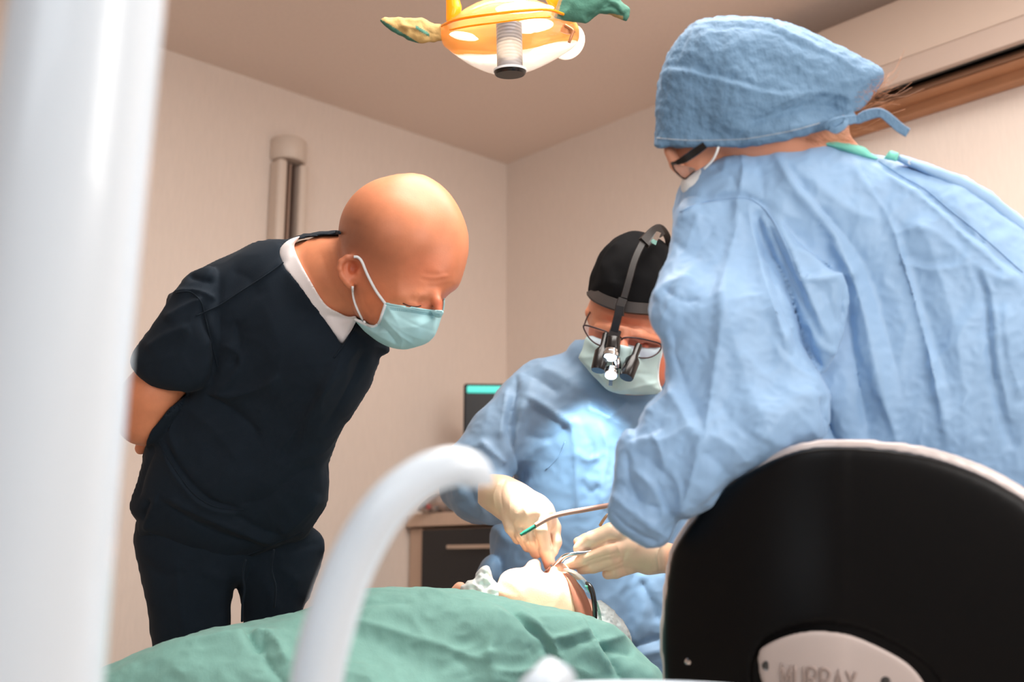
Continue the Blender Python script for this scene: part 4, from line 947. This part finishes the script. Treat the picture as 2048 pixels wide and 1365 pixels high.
# gown
v = Vol((1190, 255, -280), (2330, 2000, 420), 4.6)
go = [(1478, 292), (1505, 285), (1560, 281), (1610, 281), (1660, 285), (1700, 291), (1740, 304), (1790, 314), (1842, 326), (1917, 352), (1974, 381), (2015, 412), (2060, 446), (2150, 540), (2230, 700), (2280, 900), (2300, 1200), (2290, 1500), (2260, 1950), (1420, 1950), (1400, 1500), (1440, 1200), (1560, 1000), (1560, 860), (1500, 700), (1400, 620), (1330, 560), (1340, 500), (1344, 460), (1346, 420), (1354, 394), (1370, 362), (1404, 336), (1437, 314)]
v.puff(go, [(1500, 320, 40), (1700, 600, 70), (2100, 700, 30), (1800, 1500, 140), (1400, 500, 60)], .60, 170, 10, 10)
v.puff([(1400, 392), (1372, 400), (1350, 420), (1343, 462), (1337, 507), (1314, 571), (1302, 607), (1300, 639), (1312, 664), (1325, 686), (1336, 739), (1329, 780), (1292, 816), (1275, 861), (1254, 862), (1237, 893), (1227, 966), (1219, 1016), (1225, 1045), (1250, 1074), (1283, 1094), (1312, 1099), (1337, 1089), (1357, 1045), (1378, 1038), (1428, 1011), (1465, 966), (1531, 925), (1581, 896), (1618, 884), (1644, 880), (1654, 850), (1657, 800), (1648, 765), (1618, 716), (1596, 650), (1580, 590), (1556, 530), (1530, 470), (1500, 420), (1450, 392)], [(1440, 450, -10), (1400, 700, -90), (1560, 700, -90), (1300, 1000, -130), (1560, 880, -150), (1420, 1000, -150)], .62, 100, 14, 7)
v.puff([(1520, 440), (1560, 450), (1600, 490), (1650, 530), (1690, 560), (1700, 600), (1690, 660), (1680, 690), (1668, 720), (1650, 748), (1632, 742), (1610, 690), (1590, 620), (1560, 540)], [(1560, 480, -70), (1660, 640, -90)], .5, 50, 12, 6)
gm = v.mesh(1)
gm.folds([
    # sleeve
    ([(1476, 396), (1470, 460), (1450, 560), (1442, 640), (1430, 740), (1412, 860), (1400, 960)], 13, 12, 30), ([(1372, 412), (1420, 400), (1476, 392), (1520, 406), (1545, 430)], -6, 4, 8), ([(1360, 426), (1400, 410), (1450, 404)], 4, 6), ([(1352, 440), (1390, 430), (1420, 440), (1440, 470)], 3, 6), ([(1400, 420), (1385, 460), (1370, 500)], 4, 7), ([(1430, 430), (1420, 470), (1390, 510)], -3, 8),
    ([(1512, 420), (1524, 480), (1550, 560), (1580, 640), (1600, 700)], -7, 10, 14), ([(1500, 420), (1510, 480), (1530, 560), (1560, 650), (1590, 740)], 9, 16, 9), ([(1548, 430), (1580, 500), (1606, 560), (1640, 640), (1664, 690)], 9, 7, 7), ([(1530, 430), (1560, 500), (1590, 570), (1618, 630)], -7, 8),
    ([(1310, 600), (1340, 570), (1390, 560)], 6, 10, 7), ([(1330, 580), (1360, 600), (1400, 600)], -5, 8), ([(1320, 650), (1340, 610), (1370, 560), (1400, 520)], 7, 10), ([(1340, 480), (1370, 500), (1400, 520)], -4, 10), ([(1450, 610), (1490, 596), (1530, 590)], 3, 6),
    ([(1320, 690), (1332, 750), (1360, 820), (1400, 880)], 9, 18), ([(1340, 640), (1352, 720), (1380, 800), (1410, 850)], -7, 18), ([(1530, 620), (1550, 680), (1590, 720)], -5, 14), ([(1540, 660), (1570, 720), (1640, 770)], 4, 12, 7), ([(1480, 700), (1540, 760), (1640, 810)], 4, 20),
    ([(1290, 830), (1330, 800), (1350, 790)], 6, 8), ([(1270, 880), (1330, 880), (1392, 850)], 7, 14), ([(1262, 900), (1300, 920), (1340, 960)], -7, 12), ([(1250, 900), (1256, 960), (1280, 1010)], -8, 7, 10), ([(1270, 940), (1310, 980), (1330, 1040)], 8, 9), ([(1400, 860), (1390, 930), (1372, 1000), (1366, 1036)], 9, 10, 16), ([(1390, 1030), (1440, 990), (1480, 950)], -6, 12), ([(1400, 900), (1440, 930), (1460, 960)], -7, 14), ([(1420, 870), (1460, 890), (1500, 930)], 6, 14),
    ([(1230, 990), (1260, 1020), (1300, 1050), (1336, 1080)], 8, 5, 8), ([(1224, 1020), (1250, 1050), (1290, 1076), (1320, 1086)], -5, 6), ([(1236, 960), (1270, 1000), (1330, 1020)], -6, 8), ([(1340, 940), (1360, 980), (1360, 1030)], 5, 8), ([(1300, 860), (1320, 900), (1330, 940)], 6, 10), ([(1350, 1036), (1330, 1010), (1312, 960)], -7, 7), ([(1250, 880), (1290, 870), (1330, 850)], -5, 7), ([(1500, 860), (1540, 880), (1580, 890)], 4, 10), ([(1440, 800), (1470, 850), (1520, 880)], -4, 14),
    # flap by the armpit
    ([(1612, 640), (1640, 690), (1672, 706)], 8, 8), ([(1600, 560), (1640, 560), (1700, 548)], 7, 7), ([(1640, 570), (1660, 610), (1680, 660)], -6, 12), ([(1614, 650), (1620, 700), (1646, 738)], -9, 9), ([(1590, 500), (1630, 520), (1670, 540)], 5, 9),
    # back
    ([(1546, 306), (1572, 350), (1610, 400), (1660, 460), (1700, 540), (1730, 640), (1760, 780), (1800, 900)], 15, 10, 26), ([(1566, 310), (1600, 370), (1650, 430), (1700, 490), (1740, 560), (1770, 660), (1800, 780)], -13, 14, 24), ([(1560, 310), (1620, 360), (1700, 420), (1760, 440)], 6, 16),
    ([(1704, 330), (1740, 380), (1780, 440), (1810, 540), (1840, 640), (1870, 760), (1900, 900)], 9, 8, 22), ([(1712, 330), (1760, 400), (1800, 470), (1830, 560), (1860, 660), (1900, 780)], -7, 14), ([(1690, 560), (1700, 660), (1720, 780), (1740, 900)], -12, 20, 16), ([(1660, 480), (1690, 530), (1710, 560)], 8, 8),
    ([(1756, 322), (1800, 356), (1850, 386), (1900, 430), (1950, 476), (2048, 560)], -8, 4, 9), ([(1750, 330), (1800, 368), (1850, 400), (1900, 445), (1960, 500), (2048, 575)], 6, 7), ([(1800, 440), (1880, 470), (1950, 530), (2048, 580)], 5, 16), ([(1780, 470), (1820, 460), (1880, 458)], 4, 8), ([(1800, 520), (1860, 540), (1940, 530)], 4, 10), ([(1800, 510), (1850, 525), (1900, 520)], -4, 8),
    ([(1944, 530), (1970, 600), (1980, 720), (2000, 830), (2030, 900)], -7, 8, 14), ([(1960, 530), (1984, 600), (1996, 720), (2020, 840)], 7, 10), ([(1860, 700), (1880, 800), (1900, 900)], 6, 14), ([(2010, 600), (2020, 720), (2048, 800)], 6, 16), ([(1420, 330), (1460, 350), (1480, 390)], -4, 10), ([(1480, 300), (1486, 340), (1478, 392)], 5, 8), ([(1500, 300), (1520, 340), (1530, 400)], -4, 10), ([(1560, 370), (1620, 400), (1680, 420)], 3, 10), ([(1640, 790), (1660, 860), (1680, 900)], -14, 12),
    ([(1850, 340), (1950, 400), (2048, 470)], 4, 14)], 1.25)
gm.ripple(6, 110, 5).ripple(7, 120, 9, (1, .35, 1), True, -15).ripple(4, 60, 7, (1, .6, 1), True, 30).ripple(1.5, 22, 3, ridged=True)
gw3 = put('gown', S6, gm, gown3, asn); g3 = gm.bvh()
teal = mat('collar_teal', (120, 208, 190), .6)
v = Vol((1590, 260, -160), (1820, 340, 200), 3)
v.puff([(1604, 281), (1629, 278), (1677, 284), (1725, 292), (1742, 306), (1758, 318), (1738, 320), (1700, 310), (1650, 294)], [(1604, 280, 20), (1758, 318, 0)], 3, 44, 4, 3)
put('collar', S6, v.mesh(1), teal, gw3)
v = Vol((1750, 290, -160), (2080, 480, 120), 3)
v.puff([(1766, 318), (1780, 300), (1799, 306), (1794, 324)], -20, 1.6, 20, 2, 3, smooth=False)
put('tie_tab', S6, v.mesh(1), teal, gw3)
v = Vol((1770, 290, -160), (2120, 520, 120), 4)
v.puff([(1792, 322), (1799, 307), (1842, 321), (1917, 348), (1974, 378), (2048, 436), (2090, 480), (2060, 490), (1980, 420), (1900, 372)], -16, 1.4, 22, 3, 4, smooth=False)
put('back_flap', S6, v.mesh(1).ripple(2, 30, 2), gown3, gw3)
ribbon('label_stitch', S6, [(1819, 316, -50), (1822, 320, -50), (1817, 324, -50), (1820, 329, -50)], 2, 2, masktrim, gw3)
seam('shoulder_seam', S6, g3, [(1360, 424), (1400, 406), (1450, 398), (1490, 396), (1520, 410), (1545, 440), (1575, 500), (1600, 560), (1616, 548)], 1.3, gown3, gw3)
seam('back_seam', S6, g3, [(1757, 322), (1800, 350), (1850, 378), (1900, 420), (1960, 468), (2046, 545)], 1.2, gown3, gw3)

# ================================================================== her chair
S7 = Space(1.05)
shell = mat('chair_black', (6, 7, 9), .38, bumps=(('noise', 900, .15, .0004),), spec=.2)
rimm = mat('chair_rim', (206, 196, 194), .3, .15); badge = mat('badge_cream', (196, 184, 180), .42)
ch = thing('office_chair', 'black rounded chair backrest with a pale rim and cream badge behind the assistant', 'chair', tuple(P(1800, 1300, 1.2)*np.array([1, 1, 0])))
co = [(1345, 1085), (1332, 1130), (1323, 1200), (1319, 1270), (1322, 1340), (1336, 1440), (1370, 1560), (1440, 1680), (1560, 1790), (1720, 1850), (1900, 1830), (2080, 1740), (2200, 1600), (2260, 1440), (2270, 1300), (2230, 1180), (2150, 1070), (2070, 990), (2007, 950), (1945, 921), (1863, 895), (1780, 882), (1697, 878), (1639, 879), (1590, 888), (1531, 912), (1460, 955), (1390, 1020)]
za = [(1330, 1200, 270), (1380, 1040, 290), (1480, 960, 250), (1560, 910, 170), (1640, 885, 50), (1450, 1150, 180), (1550, 1050, 60), (1700, 900, -10), (2000, 1000, -50), (1700, 1300, -30), (2200, 1400, -60), (1500, 1500, 20)]
cx0, cy0 = 1790, 1350
inner = [(cx0+(x-cx0)*.986-1, cy0+(y-cy0)*.97+max(0, x-1700)*.03) for x, y in co]
def zc(x, y): return 40+240*np.clip((1700-x)/380, 0, 1.1)**1.6-.15*np.maximum(0, x-1700)+np.maximum(0, 1300-y)*.04
v = Vol((1290, 850, -170), (2300, 1880, 400), 6)
v.puff(co, lambda x, y: zc(x, y)+22, .5, 20, 4, 12)
put('rim', S7, v.mesh(5), rimm, ch)
v = Vol((1290, 850, -190), (2300, 1880, 390), 5)
v.puff(inner, lambda x, y: zc(x, y)-6, .5, 30, 4, 12)
v.puff([(1520, 1290), (1560, 1262), (1620, 1246), (1680, 1246), (1750, 1266), (1830, 1310), (1880, 1360), (1900, 1440), (1700, 1500), (1540, 1440), (1500, 1360)], lambda x, y: zc(x, y)-34, .6, 12, 4, 10, sub=True)
sm7 = v.mesh(4); sh = put('backrest', S7, sm7, shell, ch); s7v = sm7.bvh()
bo = [(1516, 1325), (1517, 1310), (1522, 1298), (1544, 1284), (1581, 1270), (1622, 1263), (1660, 1264), (1705, 1272), (1759, 1295), (1813, 1326), (1846, 1363), (1866, 1410), (1840, 1450), (1700, 1462), (1570, 1430), (1526, 1370)]
v = Vol((1490, 1240, -140), (1900, 1500, 180), 2.6)
v.puff(bo, lambda x, y: zc(x, y)-32, .9, 17, 3, 7)
bmm = v.mesh(2); bd = put('badge', S7, bmm, badge, ch, label='cream oval plate with raised lettering'); b7 = bmm.bvh()
def letters(text, x0, y0, hgt, adv, slope, sp_, bvh, m, parent):
    G = {'M': [[(0, 1), (0, 0), (.5, .75), (1, 0), (1, 1)]], 'U': [[(0, 0), (0, .75), (.25, 1), (.75, 1), (1, .75), (1, 0)]], 'R': [[(0, 1), (0, 0), (.7, 0), (1, .2), (.7, .48), (0, .48)], [(.45, .48), (1, 1)]],
         'A': [[(0, 1), (.5, 0), (1, 1)], [(.2, .66), (.8, .66)]], 'Y': [[(0, 0), (.5, .5), (1, 0)], [(.5, .5), (.5, 1)]]}
    parts = []
    for i, ch_ in enumerate(text):
        for st in G[ch_]:
            pts = []
            for u_, v_ in st:
                x = x0+i*adv+u_*adv*.7; y = y0+(i*adv+u_*adv*.7)*slope+v_*hgt-(.0)*u_
                pts.append((x, y, hit(bvh, x, y, -60)-.2))
            pts = np.array([a+(b_-a)*t_ for a, b_ in zip(np.array(pts[:-1]), np.array(pts[1:])) for t_ in (0, .34, .67)]+[pts[-1]])
            for q_ in pts: q_[2] = hit(bvh, q_[0], q_[1], -60)-1.6
            parts.append(tube_geo(sp_.w(pts), 3.1*sp_.m, 6))
    V, Fc = join_geo(parts); return fix_normals(link('lettering', V, Fc, m, parent, True))
letters('MURRAY', 1564, 1330, 46, 26, .10, S7, b7, mat('lettering_cream', (168, 152, 146), .45), bd)
for (x, y) in ((1534, 1333), (1772, 1364)):
    c = S7.w((x, y, hit(b7, x, y, -60)-.5)); fwd = Vector((0, -cp, -sp))
    lathe('screw', [(.0005, .0008), (.0032, .0008), (.0036, .0002), (.0046, .0006), (.0050, -.001), (.0005, -.003)], mat('screw_grey', (90, 92, 94), .3, .8), bd, axis_matrix(c, fwd), 16)
c = S7.w((1377, 1325, hit(s7v, 1377, 1325, 60)-1)); lathe('screw', [(.0005, .002), (.0025, .0016), (.0042, -.001), (.0005, -.003)], chrome, ch, axis_matrix(c, Vector((0, -cp, -sp))), 16)
bx_, by_ = P(1800, 1300, 1.22)[0], P(1800, 1300, 1.3)[1]
box('seat', (bx_, by_, .5), (.46, .42, .07), shell, ch, bev=.03)
tube('gas_column', [(bx_, by_, .48), (bx_, by_, .08)], .028, chrome, ch, 16)
tube('support_arm', [(bx_, by_, .46), (bx_, by_-.22, .5), tuple(S7.w((1750, 1700, -10)))], .02, shell, ch, 12)
for i in range(5):
    a = i*2*math.pi/5+.3; e = (bx_+.27*math.cos(a), by_+.27*math.sin(a), .07)
    lg = tube('leg', [(bx_, by_, .1), e], [.024, .016], shell, ch, 10)
    M = Matrix.Translation(Vector(e)-Vector((0, 0, .04))) @ Matrix.Rotation(math.pi/2, 4, 'X')
    lathe('castor', [(.002, -.018), (.026, -.018), (.03, -.012), (.03, .012), (.026, .018), (.002, .018)], shell, lg, M, 16)

# ================================================================== dental lamp
S8 = Space(1.78)
amber = mat('amber_shell', (255, 170, 30), .15, trans=.45, ior=1.3, spec=.6)
clear = mat('lamp_glass', (255, 250, 244), .06, trans=.95, ior=1.15, bumps=(('noise', 40, .15, .002),))
hot = mat('hot_reflector', (255, 240, 220), .3, emis=(255, 236, 214), emis_s=1.15)
dl_ = thing('operating_lamp', 'round amber and clear glass operating lamp hanging at the top of the picture', 'lamp', tuple(S8.w((1020, 60, 0))))
ax_ = (Vector(S8.w((1020, 150, -6)))-Vector(S8.w((1022, 30, 30)))).normalized()
def lampM(px, py, z=0): return axis_matrix(S8.w((px, py, z)), ax_)
r8 = S8.m
v = Vol((870, -160, -190), (1170, 170, 190), 3)
shellp = [(882, 52), (884, 86), (898, 101), (925, 121), (951, 136), (986, 149), (1020, 151), (1052, 146), (1083, 134), (1120, 114), (1154, 88), (1158, 54), (1140, 34), (1100, 10), (1040, -8), (980, -4), (935, 14), (905, 36)]
v.puff(shellp, 0, 1.0, 120, 3, 5)
gs = v.mesh(2); gl_ = put('glass_bowl', S8, gs, clear, dl_)
v = Vol((880, -120, -190), (1170, 140, 190), 3)
v.puff([(x_, y_) for x_, y_ in [(888, 54), (890, 84), (930, 104), (990, 112), (1060, 102), (1110, 88), (1148, 76), (1150, 54), (1120, 22), (1060, 0), (980, 4), (930, 20), (905, 38)]], 30, .8, 50, 3, 5)
v.ball((1030, 92, -34), (80, 22, 40), -6, 6, sub=True)
low = Vol((880, 60, -120), (1170, 160, 120), 3)
low.puff([(892, 88), (930, 98), (990, 104), (1060, 94), (1110, 80), (1150, 80), (1118, 108), (1080, 128), (1050, 140), (1018, 144), (986, 142), (952, 130), (926, 114)], 20, .9, 50, 3, 4)
for c_, r_c, a_ in (((930, 74, -22), (30, 7, 8), 10), ((1062, 56, -20), (44, 14, 10), -6), ((1050, 20, -22), (60, 12, 10), -4), ((1100, 96, -24), (44, 9, 8), -12)):
    hv = Vol((860, -20, -60), (1180, 140, 30), 3); hv.ball(c_, r_c, a_); put('reflector_glare', S8, hv.mesh(1), hot, dl_)  # glowing ellipsoids modelled for the white glare on the reflector
put('lower_reflector', S8, low.mesh(2), mat('reflector_white', (250, 240, 232), .3, emis=(255, 240, 226), emis_s=.42), dl_)
rf = v.mesh(2); put('reflector', S8, rf, mat('reflector_amber', (250, 170, 80), .25, .2, emis=(255, 140, 40), emis_s=.36), dl_)
tube('amber_rim', pxpath(S8, [(884, 52, -10), (905, 42, -60), (940, 34, -98), (1000, 26, -118), (1060, 20, -110), (1100, 20, -80), (1140, 34, -30)]), 3*r8, amber, dl_, 8)
tube('amber_rim', pxpath(S8, [(900, 60, -60), (940, 52, -98), (1000, 44, -120), (1060, 36, -112), (1100, 34, -84)]), 2*r8, amber, dl_, 8)
v = Vol((860, -120, -80), (960, 80, 80), 2.5)
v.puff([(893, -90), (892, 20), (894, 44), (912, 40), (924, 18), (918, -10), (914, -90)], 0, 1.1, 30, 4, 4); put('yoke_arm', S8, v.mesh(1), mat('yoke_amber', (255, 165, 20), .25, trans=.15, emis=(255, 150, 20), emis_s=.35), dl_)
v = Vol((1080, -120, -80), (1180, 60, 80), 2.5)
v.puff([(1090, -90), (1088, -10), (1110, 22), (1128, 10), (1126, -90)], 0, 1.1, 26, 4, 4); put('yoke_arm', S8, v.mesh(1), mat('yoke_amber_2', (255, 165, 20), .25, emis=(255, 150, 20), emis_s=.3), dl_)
tube('ceiling_arm', [tuple(S8.w((905, -80, 0))), tuple(S8.w((1010, -190, 10))), tuple(S8.w((1112, -80, 0)))], 14*r8, trim_mat, dl_, 14)
pA = Vector(S8.w((1010, -190, 10))); tube('ceiling_arm', [tuple(pA), (pA.x, pA.y, 2.5)], 16*r8, trim_mat, dl_, 14)
frost = mat('frosted_sleeve', (140, 136, 138), .5, trans=.1, bumps=(('Z', 60, .3, .002),))
lathe('handle_sleeve', [(.001, 0), (25*r8, 0), (25*r8, 84*r8), (22*r8, 86*r8), (.001, 86*r8)], frost, dl_, axis_matrix(S8.w((1018, 48, -52)), Vector(S8.w((1020, 140, -48)))-Vector(S8.w((1018, 48, -52)))), 28)
kn = Vector(S8.w((1020, 142, -62))); kd = Vector(S8.w((1020.5, 162, -63)))-kn
lathe('knob', [(.001, 0), (29*r8, 0), (31*r8, 2*r8), (30*r8, 6*r8), (28*r8, 8*r8), (.001, 8*r8)], dk, dl_, axis_matrix(kn, kd), 32, label='black round knob under the bowl')
lathe('knob_collar', [(.001, -3*r8), (32*r8, -3*r8), (32*r8, 1*r8), (.001, 1*r8)], masktrim, dl_, axis_matrix(kn, kd), 32)
lathe('reflector_glow', [(.001, 0), (34*r8, 0), (38*r8, 6*r8), (34*r8, 12*r8), (.001, 12*r8)], hot, dl_, axis_matrix(S8.w((1134, 82, 95)), Vector((.3, -.6, -.6))), 32)  # emissive disc stands in for the bright glow of the reflector
tube('clip', pxpath(S8, [(1130, 50, -60), (1140, 56, -66), (1146, 62, -68), (1142, 74, -68), (1138, 86, -66)]), 3*r8, mat('clip_copper', (176, 120, 84), .3, .6), dl_, 8)
ribbon('clip_plate', S8, [(1124, 56, -56), (1136, 60, -60), (1148, 56, -58)], 18, 4, mat('clip_plate', (200, 130, 80), .3, .4), dl_)
cloth_y = mat('wrap_lit', (188, 158, 86), .8, var=.35, var_scale=28, bumps=(('noise', 200, .4, .002),)); 
v = Vol((745, 20, -60), (900, 110, 60), 2)
v.puff([(759, 40), (769, 34), (800, 35), (842, 35), (860, 44), (882, 50), (886, 70), (884, 82), (872, 84), (843, 88), (816, 80), (785, 63), (764, 50)], 0, .8, 22, 3, 3, smooth=False)
wm_ = v.mesh(2).folds([([(800, 50), (830, 56), (858, 70)], 3, 4), ([(842, 38), (850, 60), (880, 72)], -3, 4)]).ripple(3, 14, 3)
X, Y = wm_.V[:, 0], wm_.V[:, 1]
m2 = ((Y > 40+(X-759)*.62-3) | ((abs(Y-62-(X-845)*.6) < 4) & (abs(X-845) < 14)))
wrap = mat('drape_wrap', (255, 255, 255), .8, tint=True, bumps=(('noise', 240, .5, .0015),), var=.08, var_scale=60)
put('handle_wrap', S8, wm_, wrap, dl_, pal=np.where(m2[:, None], lin((66, 118, 100)), lin((180, 148, 92))), label='yellow-green cloth wrapped on the left handle')
v = Vol((1090, -110, -120), (1290, 70, 60), 2.4)
v.puff([(1105, 40), (1124, -20), (1150, -80), (1230, -60), (1242, 0), (1261, 17), (1260, 32), (1253, 42), (1238, 38), (1222, 30), (1199, 28), (1184, 38), (1171, 48), (1140, 43)], -30, .6, 24, 3, 4, smooth=False)
wm_ = v.mesh(2).folds([([(1171, 46), (1200, 20), (1230, -10)], -6, 6, 10), ([(1200, 26), (1225, 14), (1250, 36)], -4, 5), ([(1215, 0), (1235, 8), (1245, 30)], 5, 5), ([(1120, 40), (1150, 0), (1160, -30)], 4, 9)]).ripple(2.5, 18, 6)
X, Y = wm_.V[:, 0], wm_.V[:, 1]; m2 = (X < 1112+(40-Y)*.0+ (40-Y)*.3) | ((Y > 27+abs(X-1222)*.2) & (X > 1195) & (X < 1245))
put('handle_wrap', S8, wm_, wrap, dl_, pal=np.where(m2[:, None], lin((150, 128, 84)), lin((60, 108, 92))), label='green cloth wrapped on the right handle')
lamp_p = S8.w((1090, 170, -70))
spot('operating_lamp_light', tuple(lamp_p), tuple(P(1080, 1160, 1.66)), 12, 380, (1, .96, .9), .5, .03)
pl = bpy.data.lights.new('bulb_light', 'POINT'); pl.energy = .25; pl.color = (1, .8, .55); pl.shadow_soft_size = .02
spot('operating_lamp_spill', tuple(S8.w((950, 168, -60))), tuple(P(1180, 850, 1.88)), 8, 110, (.9, .98, 1), .9, .03)
po = bpy.data.objects.new('bulb_light', pl); C.objects.link(po); po.location = S8.w((1020, 100, -40))

# ================================================================== near things, out of focus
white = mat('enamel_white', (220, 234, 246), .25, coat=.3)
S9 = Space(.5)
pole = thing('lamp_pole', 'thick white out-of-focus pole along the left edge of the picture', 'pole', tuple(S9.w((40, 1800, 0))))
def near(px, py, d): return tuple(P(px, py, d))
tube('shaft', [near(200, -330, .5), near(178, 0, .5), near(95, 700, .5), near(20, 1365, .5), near(-20, 1760, .5)], [.0335, .034, .0375, .042, .044], white, pole, 40)
q0 = near(-20, 1760, .5); tube('lower_shaft', [q0, (q0[0]-.02, q0[1], .02)], .046, white, pole, 32)
lathe('foot', [(.001, 0), (.13, 0), (.13, .01), (.05, .03), (.001, .03)], white, pole, Matrix.Translation((q0[0]-.02, q0[1], 0)), 32)
cu = thing('cuspidor', 'white cup filler unit with a tall curved spout in the near foreground', 'cuspidor', near(700, 1600, .62))
tube('spout', [near(*p) for p in [tuple(q) for q in smooth_poly([(610, 1700, .60), (622, 1500, .60), (636, 1350, .60), (668, 1220, .60), (712, 1110, .60), (772, 1015, .60), (840, 957, .605), (900, 934, .61), (940, 940, .615), (953, 956, .62), (953, 970, .62)], False, 6)]], [.0148]*16+[float(x) for x in np.linspace(.0148, .0092, 45)], white, cu, 28)
tube('nozzle', [near(*p) for p in [(1062, 1460, .62), (1080, 1380, .62), (1103, 1357, .622), (1118, 1366, .63)]], [.013, .0125, .012, .011], white, cu, 24)
lathe('bowl', [(.001, -.07), (.05, -.065), (.10, -.03), (.118, 0), (.125, .002), (.128, -.002), (.108, -.035), (.055, -.072), (.001, -.076)], white, cu, axis_matrix(near(1290, 1404, .78), (0, 0, 1)), 48)
qb = near(900, 1700, .68)
box('body', (qb[0], qb[1]+.02, qb[2]-.05), (.26, .16, .12), white, cu, bev=.04)
box('column', (qb[0], qb[1]+.02, (qb[2]-.1)/2), (.14, .12, qb[2]-.1), white, cu, bev=.03)
